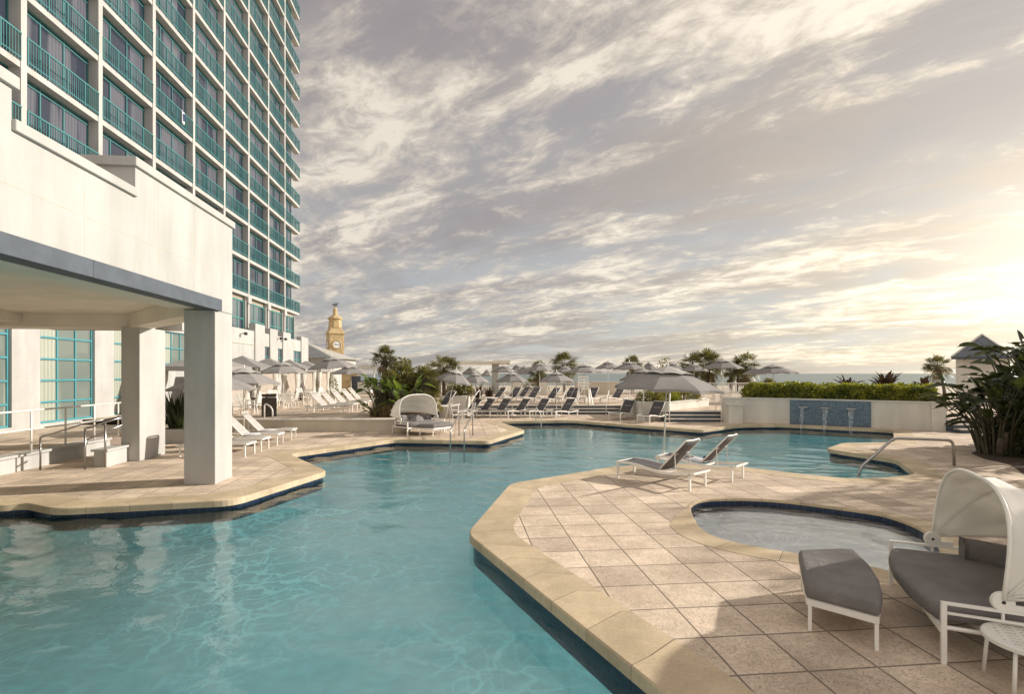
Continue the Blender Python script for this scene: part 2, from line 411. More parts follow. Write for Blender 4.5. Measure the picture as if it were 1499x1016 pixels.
def cloth(name, col, trans=.25, var=.1, rnd=0.0):
    m, t, b = newmat(name); co = wpos(t)
    n = t.noise(co, 2.5, 6, .65); k = t.ss(n, .25, .75, 1-var, 1+var)
    if rnd:
        oi = t.new('ShaderNodeObjectInfo').outputs['Random']
        k = t.m('MULTIPLY', k, t.m('ADD', 1-rnd, t.m('MULTIPLY', oi, 2*rnd)))
    c = t.mix(1.0, (*col, 1), t.comb(k, k, k), 'MULTIPLY')
    t.l.new(c, b.inputs['Base Color']); b.inputs['Roughness'].default_value = .9; b.inputs['Specular IOR Level'].default_value = .15
    t.l.new(t.bump(t.m('ADD', t.m('MULTIPLY', t.noise(co, 350, 2), .15), t.noise(co, 7, 4, .6)), .25, .02), b.inputs['Normal'])
    tr = t.new('ShaderNodeBsdfTranslucent'); t.l.new(c, tr.inputs[0])
    mx = t.new('ShaderNodeMixShader'); mx.inputs[0].default_value = trans
    t.l.new(b.outputs[0], mx.inputs[1]); t.l.new(tr.outputs[0], mx.inputs[2]); t.l.new(mx.outputs[0], t.n['Material Output'].inputs['Surface']); return m
M['canvas'] = cloth('taupe_canvas', (.35, .33, .315), .24, .08, .10)
M['ventcanvas'] = cloth('pale_canvas', (.50, .48, .45), .25, .06, .06)
M['hood'] = cloth('cream_hood', (.86, .83, .77), .2, .04)
M['curtain'] = cloth('white_curtain', (.80, .77, .70), .4, .06)
M['cabback'] = cloth('cabana_back', (.45, .39, .33), .15, .1)
M['chrome'] = plain('brushed_steel', (.42, .41, .40), .28, 1.0, var=.05)
M['teal'] = plain('teal_rail', (.05, .19, .20), .45, var=.1, scale=2)
M['teallight'] = plain('teal_mullion', (.07, .27, .31), .4, var=.08, scale=2)
M['tealgreen'] = plain('sea_green_frame', (.06, .26, .23), .4, var=.08)
def glass(name, c1, c2, rough=.06, kscale=1.0):
    m, t, b = newmat(name); co = wpos(t)
    oi = t.new('ShaderNodeObjectInfo').outputs['Random']
    u = t.dot(co, (CT, ST, 0)); v = t.dot(co, (-ST, CT, 0)); _, _, z = t.sep(co)
    # curtains hang in folds right behind the pane
    fold = t.m('SINE', t.m('ADD', t.m('MULTIPLY', v, 34.0), t.m('MULTIPLY', t.noise(co, 1.5, 2), 2.0)))
    part = t.noise(t.comb(t.m('MULTIPLY', v, .7), t.m('MULTIPLY', oi, 40.0), t.m('MULTIPLY', z, .05)), 1.0, 2)
    cur = t.m('MULTIPLY', t.ss(part, .44, .50), t.m('ADD', .8, t.m('MULTIPLY', fold, .2)))
    col = t.mix(cur, (*c1, 1), (*c2, 1)); t.l.new(col, b.inputs['Base Color'])
    b.inputs['Roughness'].default_value = rough; b.inputs['Specular IOR Level'].default_value = .7
    t.l.new(t.bump(t.noise(co, 1.1, 2), .05, .05), b.inputs['Normal']); return m
M['towerglass'] = glass('tower_glass', (.030, .038, .058), (.12, .125, .15), .03)
M['hallglass'] = glass('hall_glass', (.16, .19, .17), (.40, .42, .35), .05)
M['podglass'] = glass('podium_glass', (.03, .045, .06), (.15, .18, .19))
M['bin'] = plain('brown_bin', (.035, .024, .015), .5, var=.2, scale=8)
M['binpale'] = plain('olive_bin_side', (.10, .08, .04), .5, var=.15)
M['bluecloth'] = plain('navy_print', (.03, .045, .13), .9)
M['towel'] = plain('white_towel', (.62, .62, .64), .95, bump=.4, bscale=200)
def leafmat(name, c1, c2, trans=.25, rough=.45, scale=2.5):
    m, t, b = newmat(name); co = wpos(t)
    n = t.noise(co, scale, 4, .7); col = t.mix(t.ss(n, .32, .68), (*c1, 1), (*c2, 1))
    t.l.new(col, b.inputs['Base Color']); b.inputs['Roughness'].default_value = rough; b.inputs['Specular IOR Level'].default_value = .4
    tr = t.new('ShaderNodeBsdfTranslucent'); t.l.new(t.mix(1.0, col, (1.3, 1.25, .5, 1), 'MULTIPLY'), tr.inputs[0])
    mx = t.new('ShaderNodeMixShader'); mx.inputs[0].default_value = trans
    t.l.new(b.outputs[0], mx.inputs[1]); t.l.new(tr.outputs[0], mx.inputs[2]); t.l.new(mx.outputs[0], t.n['Material Output'].inputs['Surface']); return m
M['leaf'] = leafmat('paddle_leaf', (.016, .026, .010), (.060, .074, .024), .18, .36)
M['leafbright'] = leafmat('bright_leaf', (.10, .17, .035), (.20, .26, .07), .3)
M['leafgreen'] = leafmat('fresh_leaf', (.05, .085, .022), (.14, .18, .05), .28, .4)
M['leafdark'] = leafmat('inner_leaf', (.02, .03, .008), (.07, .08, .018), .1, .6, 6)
M['leafmid'] = leafmat('shrub_leaf', (.10, .11, .035), (.27, .24, .09), .35)
M['hedge'] = leafmat('hedge_leaf', (.06, .09, .012), (.34, .34, .05), .35, .5, 1.6)
M['palm'] = leafmat('palm_leaf', (.085, .088, .032), (.21, .19, .08), .3)
M['palmdead'] = leafmat('dry_palm_leaf', (.14, .10, .05), (.24, .17, .09), .15)
M['grass'] = leafmat('dry_grass', (.09, .065, .03), (.19, .13, .06), .2)
M['red'] = leafmat('bronze_leaf', (.035, .022, .016), (.075, .04, .028), .15)
M['bark'] = plain('palm_bark', (.11, .085, .06), .95, var=.4, scale=9, bump=.8, bscale=30)
M['stem'] = plain('leaf_stalk', (.07, .065, .035), .6, var=.35, scale=5)
M['mulch'] = plain('mulch', (.06, .038, .024), .95, var=.5, scale=25, bump=1.0, bscale=50)
M['soil'] = plain('soil', (.05, .038, .025), .95, var=.4, scale=12, bump=.6)
M['coquina'] = plain('coquina_stone', (.50, .37, .20), .9, var=.22, scale=2.5, bump=.4, bscale=12)
M['clockface'] = plain('clock_face', (.80, .79, .75), .4)
M['dark'] = plain('dark_metal', (.025, .025, .025), .5)
def ribbed(name, col, pitch, axis):
    m, t, b = newmat(name); co = wpos(t); q = t.m('DIVIDE', t.dot(co, axis), pitch); f = t.m('FRACT', q)
    d = t.m('MINIMUM', f, t.m('SUBTRACT', 1.0, f)); j = t.ss(d, .02, .10, 1.0, 0.0)
    n = t.noise(co, 1.2, 5, .6); k = t.ss(n, .3, .7, .88, 1.08)
    c = t.mix(1.0, (*col, 1), t.comb(k, k, k), 'MULTIPLY'); t.l.new(c, b.inputs['Base Color'])
    b.inputs['Roughness'].default_value = .45; b.inputs['Metallic'].default_value = .2
    t.l.new(t.bump(j, .8, .03), b.inputs['Normal']); return m
M['seam'] = ribbed('standing_seam', (.15, .165, .185), .45, (1, 0, 0))
M['seamgrid'] = ribbed('standing_seam_far', (.50, .48, .43), .6, (.8, .6, 0))
M['fall'] = None
def fallwater():
    m, t, b = newmat('falling_water'); co = wpos(t); x, y, z = t.sep(co)
    s = t.noise(t.comb(t.m('MULTIPLY', x, 45.0), t.m('MULTIPLY', y, 45.0), t.m('MULTIPLY', z, 2.5)), 1.0, 4, .6)
    b.inputs['Base Color'].default_value = (.85, .9, .93, 1); b.inputs['Roughness'].default_value = .15
    tr = t.new('ShaderNodeBsdfTransparent'); mx = t.new('ShaderNodeMixShader')
    t.l.new(t.ss(s, .48, .66, .0, .5), mx.inputs[0]); t.l.new(tr.outputs[0], mx.inputs[1]); t.l.new(b.outputs[0], mx.inputs[2])
    t.l.new(mx.outputs[0], t.n['Material Output'].inputs['Surface']); return m
M['fall'] = fallwater()
# ------------------------------------------------------------------ setting: pool, deck, terrace, beach, sea
WZ = -.185
PP = [(0, 740), (37, 736.5), (80, 745.5), (343, 732), (480, 690), (424.5, 665), (530, 650.5), (578, 643.6), (715, 646.2), (769, 630),
      (729.5, 617.2), (835, 615.8), (1026, 629.8), (1085, 622.5), (1150, 623.0), (1311, 634.5), (1309, 647.5), (1233.5, 648.5), (1208, 657),
      (1311, 672.6), (1341, 694.5), (1297, 699.5), (1241.5, 700.9), (1166.8, 693.4), (1081, 683), (990, 678.5), (901.5, 682.7), (813.4, 697.4), (746.7, 708),
      (683, 781), (955, 1001)]
_A, _d = Vector((13.2, 25.1)), Vector((4.8, -3.2)).normalized(); _n = Vector((_d.y, -_d.x))
FE = {14: _A-_d*.3+_n*.72, 15: _A+_d*4.0+_n*.72}
pool0 = [FE.get(i, P(x, y).to_2d()) for i, (x, y) in enumerate(PP)]
pool0 += [Vector((2.35, 1.2)), Vector((3.0, -1.5)), Vector((3.0, -5)), Vector((-32, -5)), Vector((-32, 9.5))]
NR = 6
def ringset(poly, r, ds): return [round_poly(offset(poly, d) if d else poly, r+abs(d)*.35, NR) for d in ds]
def sweep(rings_z, closed=True):
    """rings_z: list of (ring, z, across); gives mesh + uv"""
    mb = MB(); uvs = []; base = rings_z[0][0]; k = len(base); L = [0]
    for i in range(k): L.append(L[-1]+(Vector(base[(i+1) % k])-Vector(base[i])).length)
    for ring, z, a in rings_z:
        for i in range(k+1):
            p = ring[i % k]; mb.v.append(Vector((p[0], p[1], z))); uvs.append((L[i], a))
    n = k+1
    for j in range(len(rings_z)-1):
        for i in range(k): mb.f.append((j*n+i, j*n+i+1, (j+1)*n+i+1, (j+1)*n+i))
    return mb, uvs
def inside(p, poly):
    c = False; n = len(poly); j = n-1; x, y = p
    for i in range(n):
        xi, yi = poly[i][0], poly[i][1]; xj, yj = poly[j][0], poly[j][1]
        if (yi > y) != (yj > y) and x < (xj-xi)*(y-yi)/(yj-yi)+xi: c = not c
        j = i
    return c
wr = random.Random(5)
WV = []
for lam, sl, n_ in ((2.6, .008, 3), (1.35, .013, 5), (.72, .020, 6), (.36, .026, 9), (.2, .018, 8)):
    for i in range(n_):
        l = lam*wr.uniform(.75, 1.3); a = wr.gauss(R(75), R(42)); k = 2*math.pi/l
        WV.append((k*math.cos(a), k*math.sin(a), sl/k*1.15, wr.uniform(0, 6.28), lam))
def wave(x, y):
    wx = x+.35*mnoise.noise((x*.5, y*.5, 1)); wy = y+.35*mnoise.noise((x*.5, y*.5, 7)); h = 0
    calm = .75+.55*mnoise.noise((x*.16, y*.16, 3))
    fx = math.exp(-((x-13.0)**2+(y-18.5)**2)/34.0)          # the fountain ruffles the far right arm
    for kx, ky, am, ph, lam in WV:
        h += am*math.sin(kx*wx+ky*wy+ph)*(calm if lam > .5 else calm*.8+1.6*fx)
    return h
def ripples(poly, z, amp):
    xs = [p[0] for p in poly]; ys = [p[1] for p in poly]; cx_, cy_ = 0.0, .3
    big = offset([(p[0], p[1]) for p in poly], .04)
    rmin, rmax = .9, 33.0
    if max(xs)-min(xs) < 9: rmin, rmax = 6.0, 14.0
    na, nr = 420, 400; mb = MB(); idx = {}
    A0, A1 = R(-100), R(62)
    def vid(i, j):
        if (i, j) not in idx:
            a = A0+(A1-A0)*i/na; r_ = rmin*(rmax/rmin)**(j/nr); x, y = cx_+r_*math.sin(a), cy_+r_*math.cos(a)
            idx[i, j] = len(mb.v); mb.v.append(Vector((x, y, z+amp*wave(x, y))))
        return idx[i, j]
    for i in range(na):
        for j in range(nr):
            a = A0+(A1-A0)*(i+.5)/na; r_ = rmin*(rmax/rmin)**((j+.5)/nr); x, y = cx_+r_*math.sin(a), cy_+r_*math.cos(a)
            if inside((x, y), big): mb.f.append((vid(i, j), vid(i+1, j), vid(i+1, j+1), vid(i, j+1)))
    return mb
def basin(poly, r, cw, water_z, depth, names, fl, wat, cop, amp=1.0, far=False):
    ct, dw = (.045, .018) if far else (.12, .055)
    ds = [0, .015, cw, dw, dw-.005]
    r0, r1, rc, rw, rt = ringset(poly, r, ds)
    if far: rn = round_poly(offset(poly, .06), r+.05, NR); rc = [b_.lerp(a_, max(0, min(1, (9.6-a_.y)/1.3))) for a_, b_ in zip(rc, rn)]
    mb, uv = sweep([(rw, -ct, .2), (r0, -ct, .1), (r0, -.012, 0), (r1, .004, .03), (rc, .004, .99), (rc, -.02, 1.0)])
    struct(mb.build(names+'_coping', M[cop], uvs=uv))
    mb, uv = sweep([(rt, -ct+.005, 0), (rt, -ct-.30, .305)])
    struct(mb.build(names+'_tile_band', M['pooltile'], uvs=uv))
    mb, uv = sweep([(rw, -ct, 0), (rw, -depth, 1)]); struct(mb.build(names+'_wall', M[fl]))
    struct(MB().sheet([rw], -depth).build(names+'_floor', M[fl]))
    o = struct(ripples(rt, water_z, amp).build(names+'_water', M[wat], smooth=True))
    return rc
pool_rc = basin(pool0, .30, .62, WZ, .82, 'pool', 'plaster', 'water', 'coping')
TP = [(1010, 741), (1022, 733.5), (1040, 731), (1085, 730), (1130, 732), (1175, 736.5), (1220, 742.5), (1265, 748.5), (1295, 753.6), (1325, 763.5), (1349, 774), (1372, 793),
      (1378, 812), (1350, 832), (1310, 838), (1283, 831), (1230, 821), (1166, 810), (1130, 804.7), (1094, 798), (1061, 790.6), (1037, 781.5), (1022, 769.5), (1013, 753)]
tub0 = [P(x, y).to_2d() for x, y in TP]
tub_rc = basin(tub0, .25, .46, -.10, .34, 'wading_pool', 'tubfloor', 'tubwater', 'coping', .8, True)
hole1 = round_poly(offset(pool0, .3), .3, 3); hole2 = offset(tub0, .03)
struct(MB().sheet([[(-60, -12), (60, -12), (60, 33), (-60, 33)], hole1, hole2], 0.0).build('pool_deck', M['paver']))
# underwater step in the wading pool
ts = offset(tub0, -.45); mb, uv = sweep([(tub0, -.25, 0), (ts, -.25, 1), (ts, -.35, 1)]); struct(mb.build('wading_pool_step', M['tubfloor']))

TZ = .5
terr = [(-26, 21.74), (-4.25, 21.74), (-3.7, 29.0), (-2.5, 31.5), (6.5, 31.5), (6.7, 27.4), (7.6, 26.7), (10.5, 26.7), (11.1, 26.1), (13.3, 25.3), (18.0, 22.2), (20.5, 22.0), (46, 22), (46, 52), (-26, 52)]
struct(MB().sheet([terr], TZ).build('terrace', M['terrace']))
struct(MB().prism([(-26, 51.9), (46, 51.9), (46, 52.1), (-26, 52.1)], -3, TZ).build('terrace_edge', M['planter']))
struct(MB().sheet([[(-3000, 52), (3000, 52), (3000, 300), (-3000, 300)]], -3.0).build('beach', M['sand']))
struct(MB().sheet([[(-30000, 240), (30000, 240), (30000, 50000), (-30000, 50000)]], -2.95).build('sea', M['sea']))

def steps(x0, x1, y0, n=2, rz=None, axis=0):
    r = MB(); t = MB(); q = MB()
    for i in range(n):
        z = TZ*(i+1)/(n+1); y = y0+.35*i
        r.box(x0, x1, y, y+.35, 0, z-.04); t.box(x0, x1, y-.02+.06, y+.35, z-.04+.002, z); q.box(x0-.002, x1+.002, y-.03, y+.04, z-.045, z+.003)
    y = y0+.35*n; r.box(x0, x1, y, y+.1, 0, TZ-.045); q.box(x0-.002, x1+.002, y-.03, y+.06, TZ-.045, TZ+.004)
    o = struct(r.build('terrace_steps', M['riser'])); t.build('tread', M['paver'], o); q.build('nosing', M['nosing'], o)
steps(-2.45, 6.5, 30.8); steps(7.6, 10.5, 26.0); steps(18.0, 20.6, 21.1)

def wall_poly(name, pts, thick, z0, z1, mat, label, cat, cap=None, capmat='nosing', over=.04, extra=None):
    """free-standing wall along a polyline, thickness to the left of travel, with a cap part"""
    o = tag(bpy.data.objects.new(name, None), label, cat); C.objects.link(o); o.location = (pts[0][0], pts[0][1], z0)
    def side(off):
        out = []
        for i, p in enumerate(pts):
            a = Vector(pts[max(i-1, 0)]); b = Vector(pts[min(i+1, len(pts)-1)]); d = (b-a).normalized(); out.append(Vector(p)+Vector((-d.y, d.x))*off)
        return out
    MB().prism(side(0)+side(thick)[::-1], z0, z1).build('wall', M[mat], o, world=True)
    if cap: MB().prism(side(-over)+side(thick+over)[::-1], z1+.001, z1+cap).build('cap', M[capmat], o, world=True)
    return o
wall_poly('retaining_wall', [(-11.6, 21.74), (-4.2, 21.74)], .25, 0, .46, 'planter', 'low beige retaining wall between the lower deck and the terrace with the palms', 'wall', .05, 'nosing')
wall_poly('planter_wall', [(-3.95, 28.6), (-2.5, 28.6), (-2.5, 31.4)], .25, 0, 1.12, 'wallwhite', 'white planter wall with low shrubs behind the tilted pale umbrella', 'planter', .06)
wall_poly('planter_wall', [(6.55, 31), (6.55, 27.3), (8.05, 27.0), (11.6, 31.0)], .22, 0, .88, 'wallwhite', 'low white planter wall bending back between the two flights of steps', 'planter', .05)
# fountain wall
fw = wall_poly('fountain_wall', [(10.45, 25.75), (11.1, 25.9), (13.2, 25.1), (18.0, 21.9)], .3, 0, 1.16, 'wallwhite', 'long white planter wall with a blue mosaic panel and three water spouts', 'wall', .06)
MB().box(-.34, .34, -.32, .32, 0, .86).xf(Matrix.Translation((10.8, 25.7, 0))).build('end_pier', M['wallwhite'], fw, world=True)
MB().box(-.38, .38, -.36, .36, .861, .92).xf(Matrix.Translation((10.8, 25.7, 0))).build('pier_cap', M['nosing'], fw, world=True)
A_, B_ = Vector((13.2, 25.1)), Vector((18.0, 21.9)); wd = (B_-A_).normalized(); wn_ = Vector((wd.y, -wd.x))   # wn_ faces the pool
def WP(s, out, z): p = A_+wd*s+wn_*out; return Vector((p.x, p.y, z))
LW = (B_-A_).length
mb = MB(); s0, s1 = .06, LW*.563
mb.add([WP(s0, .05, .004), WP(s1, .05, .004), WP(s1, .05, 1.15), WP(s0, .05, 1.15), WP(s0, -.05, .004), WP(s1, -.05, .004), WP(s1, -.05, 1.15), WP(s0, -.05, 1.15)],
       [(0, 1, 2, 3), (1, 5, 6, 2), (4, 0, 3, 7), (3, 2, 6, 7)])
mb.build('mosaic_panel', M['mosaic'], fw, world=True, uvs=[(s0, 0), (s1, 0), (s1, 1.15), (s0, 1.15), (s0-.1, 0), (s1+.1, 0), (s1+.1, 1.2), (s0-.1, 1.2)])
mb = MB(); e = LW
mb.add([WP(e-.42, .06, 0), WP(e+.08, .06, 0), WP(e+.08, -.42, 0), WP(e-.42, -.42, 0), WP(e-.42, .06, 1.14), WP(e+.08, .06, 1.14), WP(e+.08, -.42, 1.14), WP(e-.42, -.42, 1.14)], MB.BF)
mb.build('end_pier', M['wallwhite'], fw, world=True)
for px in (1176, 1209, 1246):
    k = (px-CX)/F; s = (k*A_.y-A_.x)/(wd.x-k*wd.y); i = (1176, 1209, 1246).index(px)
    mb = MB(); h = .20
    mb.add([WP(s-h, .05, .80), WP(s+h, .05, .80), WP(s+h, .24, .80), WP(s-h, .24, .80), WP(s-h, .05, .86), WP(s+h, .05, .86), WP(s+h, .24, .84), WP(s-h, .24, .84)], MB.BF)
    mb.build('spout', M['chrome'], fw, world=True)
    rows = []
    for j in range(13):
        t = j/12; z = .82-(.82-WZ)*t*t*1.0; out = .22+.95*t; hw = .16*(1-.62*t)*(.65 if i == 0 else .9)
        rows.append([WP(s-hw*(1-2*q/8), out+.03*math.sin(q*2.1+j*.9+i), z) for q in range(9)])
    o = MB().grid(rows).build('water_stream', M['fall'], smooth=True, solid=.012)
    tag(o, ['thin broken stream falling from the left spout of the blue mosaic panel', 'wide stream falling from the middle spout of the blue mosaic panel', 'narrow stream falling from the right spout of the blue mosaic panel'][i], 'water stream', 'streams of the fountain wall')
struct(MB().sheet([[WP(-2.2, -.25, 0).to_2d(), WP(0, -.25, 0).to_2d(), WP(LW, -.25, 0).to_2d(), WP(LW, -3.6, 0).to_2d(), WP(-2.2, -3.2, 0).to_2d()]], 1.10).build('planting_bed', M['soil']))
wall_poly('planter_back_wall', [WP(LW+.05, -.4, 0).to_2d(), WP(LW+.05, -3.6, 0).to_2d(), WP(-2.2, -3.3, 0).to_2d()], .2, 0, 1.12, 'wallwhite', 'plain white rear wall of the hedge planter', 'wall', .04)
struct(MB().sheet([[P(1421, 664).to_2d(), P(1440, 672).to_2d(), P(1480, 681).to_2d(), P(1497, 694).to_2d(), P(1600, 720).to_2d(), (24, 15), (24, 21), P(1500, 640).to_2d(), P(1445, 655).to_2d()]], .012).build('mulch_bed', M['mulch']))
struct(MB().prism([(-3.7, 28.9), (-2.75, 28.9), (-2.75, 31.4), (-3.5, 31.4)], .9, 1.08).build('planting_bed', M['soil']))
struct(MB().prism([(6.8, 31), (6.8, 27.5), (8.0, 27.3), (11.3, 31.0)], .52, .82).build('planting_bed', M['soil']))

# ------------------------------------------------------------------ the entrance canopy on the left
UC = 5.25
vA, vB, vC = VU(17, UC), VU(198, UC), VU(340, UC)
cn = thing('entrance_canopy', 'white stucco entrance canopy on square pillars with a slate blue band', 'canopy', G(-UC, vC))
def gpart(name, mb, mat, parent, **k): return mb.build(name, M[mat], parent, world=True, **k)
fz0, fz1, fz2 = 4.02, 5.27, 5.77
mb = MB().gbox(-UC-.3, -UC, -3.0, vA, 3.78, fz2).gbox(-UC-.3, -UC, vA, vB, 3.78, fz1).gbox(-UC-.3, -UC, vB, vC, 3.78, fz2)
mb.gbox(-UC-1.0, -UC-.3, vB, vB+.35, 4.3, fz2).gbox(-UC-1.0, -UC-.3, vA-.35, vA, 4.3, fz2)
gpart('fascia_wall', mb, 'stucco', cn)
mb = MB().gbox(-UC-.36, -UC+.05, vA+.002, vB-.002, fz1+.001, fz1+.14).gbox(-UC-1.05, -UC+.05, vB-.06, vC+.05, fz2+.001, fz2+.15).gbox(-UC-1.05, -UC+.05, -3, vA+.06, fz2+.001, fz2+.15)
gpart('parapet_cap', mb, 'stucco', cn, bevel=.012)
for px in (123.8, 232, 284.4): gpart('wall_joint', MB().gbox(-UC, -UC+.002, VU(px, UC)-.005, VU(px, UC)+.005, fz0, fz1-.01 if px < 198 else fz2), 'soffit', cn)
gpart('wall_joint', MB().gbox(-UC, -UC+.0025, -3, vC, 4.615, 4.627), 'soffit', cn)
gpart('slate_band', MB().gbox(-UC-.25, -UC+.07, -3, VU(325, UC-.07), 3.77, fz0).gbox(-UC-.001, -UC+.074, VU(129.5, UC)-.004, VU(129.5, UC)+.004, 3.772, fz0-.002), 'band', cn)
p2 = (-8.72, 14.45)
ceil = [G(-UC-.25, -3), G(-UC-.25, vC-.1), G(-8.5, 16.7), G(-16.2, 16.7), G(-16.2, -3)]
gpart('ceiling', MB().prism([c.to_2d() for c in ceil], 4.05, 4.3), 'ceiling', cn)
gpart('roof_edge', MB().gbox(-12.0, -8.3, 16.71, 17.0, 3.7, 5.7), 'stucco', cn)
mb = MB(); mb.gbox(-15.4, -8.9, 15.5, 16.4, 3.68, 4.049)                      # rear beam
a, b = G(-8.95, 15.75, 3.86), G(-UC-.55, vC-.45, 3.86); mb.bar(a, b, .55, .372); mb.gbox(-UC-.9, -UC-.251, -3, vC-.9, 3.80, 4.048)
mb.gbox(-12.2, -11.8, -3, 15.49, 3.80, 4.048)
gpart('beam', mb, 'ceiling', cn)
mb = MB(); mb.gbox(-UC-.64, -UC+.0, VU(315, UC), vC, 0, 3.769); gpart('pillar', mb, 'stucco', cn, bevel=.012)
mb = MB()
for z in (.5, 1.32, 2.14, 2.96): gpart('pillar_joint', MB().gbox(-UC-.004, -UC+.003, VU(315, UC)+.001, vC-.001, z-.007, z+.007), 'soffit', cn)
gpart('pillar', MB().gbox(-9.2, -8.72, 15.34, 16.6, 0, 3.679), 'stucco', cn, bevel=.012)
# upstand walls of the ramp beside the glass hall
rw = thing('ramp_wall', 'long low white wall edging the raised walkway under the canopy', 'wall', G(-10.8, 9))
gpart('wall', MB().gbox(-11.0, -10.75, 4, 17.4, 0, .36), 'stucco', rw); gpart('cap', MB().gbox(-11.06, -10.69, 4, 17.4, .361, .42), 'stucco', rw)
struct(MB().gbox(-15.5, -11.0, -4, 21.9, 0, .40).build('walkway', M['paver']))
sw = thing('stub_wall', 'short white stub wall standing at the foot of the rear pillar', 'wall', G(-9.2, 14))
gpart('wall', MB().gbox(-9.32, -9.02, 14.46, 15.335, 0, .40), 'stucco', sw); gpart('cap', MB().gbox(-9.37, -8.97, 14.41, 15.335, .401, .455), 'stucco', sw)

# ------------------------------------------------------------------ podium wing with the glass hall
UP = 15.5
pw = thing('podium_wing', 'long low white wing with tall teal windows at the foot of the hotel tower', 'building', G(-UP, 30))
h0 = VU(59, UP); hw = VU(139, UP)-h0; hp = VU(167, UP)-h0
hall = [(h0+hp*(i-3), h0+hp*(i-3)+hw, .52, 4.9) for i in range(5)]
u0_ = VU(241, UP); upper = [(u0_, u0_+2.6, 2.9, 4.65), (u0_+3.9, u0_+6.3, 2.9, 4.65)]
def pxwin(x0, x1, y0, y1):
    va, vb = VU(x0, UP), VU(x1, UP); Y = F*UP/(CT*(673-(x0+x1)/2)); return (va, vb, QY(y1, Y), QY(y0, Y))
small = [pxwin(378.5, 394.8, 507, 532), pxwin(406.9, 419, 511, 534), pxwin(429.6, 440, 514, 535)]
ops = sorted(hall+upper+small)
def pierced(mb, u0, u1, v0, v1, z0, z1, ops):
    v = v0
    for a, b, za, zb in ops:
        mb.gbox(u0, u1, v, a, z0, z1)
        if za > z0: mb.gbox(u0, u1, a, b, z0, za)
        mb.gbox(u0, u1, a, b, zb, z1); v = b
    mb.gbox(u0, u1, v, v1, z0, z1)
vE = VU(450, UP)
mb = MB(); pierced(mb, -UP-.35, -UP, 4, vE, 0, 5.62, ops); mb.gbox(-UP-.35, -UP, -4, 4, 0, 5.62); gpart('wall', mb, 'stucco', pw)
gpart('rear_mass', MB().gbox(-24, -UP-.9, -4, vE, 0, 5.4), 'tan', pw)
gpart('end_wall', MB().gbox(-17.5, -UP-.36, vE-.3, vE, 0, 5.62), 'stucco', pw)
for px0, px1, yt in ((372, 386, 475), (394, 405, 482), (413, 424, 487), (440, 450, 494)):
    va, vb = VU(px0, UP), VU(px1, UP); Y = F*UP/(CT*(673-(px0+px1)/2)); zt = QY(yt, Y)
    gpart('parapet_pier', MB().gbox(-UP-.38, -UP+.10, va, vb, 0, zt), 'stucco', pw, bevel=.02)
mb = MB()
for z in (1.32, 2.14, 2.96, 3.78, 4.6):
    prev = 4
    for a, b, za, zb in ops[1:]+[(vE, vE, 0, 0)]:
        if z < 4.8 and a-prev > .1 and prev > 14: gpart('wall_joint', MB().gbox(-UP, -UP+.003, prev+.01, a-.01, z-.008, z+.008), 'soffit', pw)
        prev = b
mb.gbox(-UP, -UP+.05, 33.5, VU(371, UP), 4.55, 4.62)
gpart('wall_ledge', mb, 'soffit', pw)
def window(parent, uF, a, b, za, zb, nc, nr, fw, fmat, gmat, name='window', deep=.14, rows=None):
    fm = MB(); u0, u1 = uF-deep-.04, uF-deep+.04
    fm.gbox(u0, u1, a, a+fw, za, zb).gbox(u0, u1, b-fw, b, za, zb).gbox(u0, u1, a+fw, b-fw, za, za+fw).gbox(u0, u1, a+fw, b-fw, zb-fw, zb)
    for i in range(1, nc): v = a+(b-a)*i/nc; fm.gbox(u0+.002, u1-.002, v-fw*.45, v+fw*.45, za+fw, zb-fw)
    for z in (rows or [za+(zb-za)*i/nr for i in range(1, nr)]): fm.gbox(u0+.006, u1+.012, a+fw, b-fw, z-fw*.45, z+fw*.45)
    f = gpart(name, fm, fmat, parent)
    g = MB(); g.add([G(uF-deep, a, za), G(uF-deep, b, za), G(uF-deep, b, zb), G(uF-deep, a, zb)], [(0, 1, 2, 3)])
    g.v = [p-parent.location for p in g.v]; g.build('pane', M[gmat], f)
    return f
for a, b, za, zb in hall: window(pw, -UP, a, b, za, zb, 3, 5, .075, 'teallight', 'hallglass', 'hall_window', rows=[1.32, 2.14, 2.96, 3.78])
for a, b, za, zb in upper: window(pw, -UP, a, b, za, zb, 3, 2, .07, 'teallight', 'hallglass', 'upper_window')
for a, b, za, zb in small: window(pw, -UP, a, b, za, zb, 2, 1, .08, 'teallight', 'podglass', 'small_window', rows=[za+.55])
for px, py in ((352, 489), (405, 496), (412, 497)):
    v = VU(px, UP); z = QY(py, F*UP/(CT*(673-px)))
    l = MB().tube([G(-UP, v, z), G(-UP+.3, v, z+.08)], .025, 6); l.lathe([(.05, -.1), (.13, -.06), (.13, .06), (.06, .12)], 10, *G(-UP+.36, v).to_2d(), z+.02)
    gpart('floodlight', l, 'dark', pw)

# ------------------------------------------------------------------ hotel tower
UT = 16.5
tw = thing('hotel_tower', 'tall white hotel tower with teal balcony railings on every floor', 'building', G(-UT, 17.43))
V0, W_, FH, NB, NF = 17.43, 4.285, 2.78, 9, 13
VE = 56.3; Z0 = 8.66; REC = .5
zt = Z0+FH*NF+1.5
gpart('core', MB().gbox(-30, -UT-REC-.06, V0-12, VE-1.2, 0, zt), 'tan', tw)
gpart('end_wall', MB().gbox(-30.2, -UT-REC-.05, VE-1.2, VE-1.0, 5, zt), 'soffit', tw)
for i in range(-2, NB):
    v = V0+W_*i; gpart('column', MB().gbox(-UT-REC-.05, -UT+.03, v-.14, v+.14, 5.0, zt), 'stucco', tw)
for k in range(NF+1):
    z = Z0+FH*k
    gpart('floor_slab', MB().gbox(-UT-REC-.04, -UT, V0-10, VE, z-.25, z), 'stucco', tw)
bay_w = W_-.28
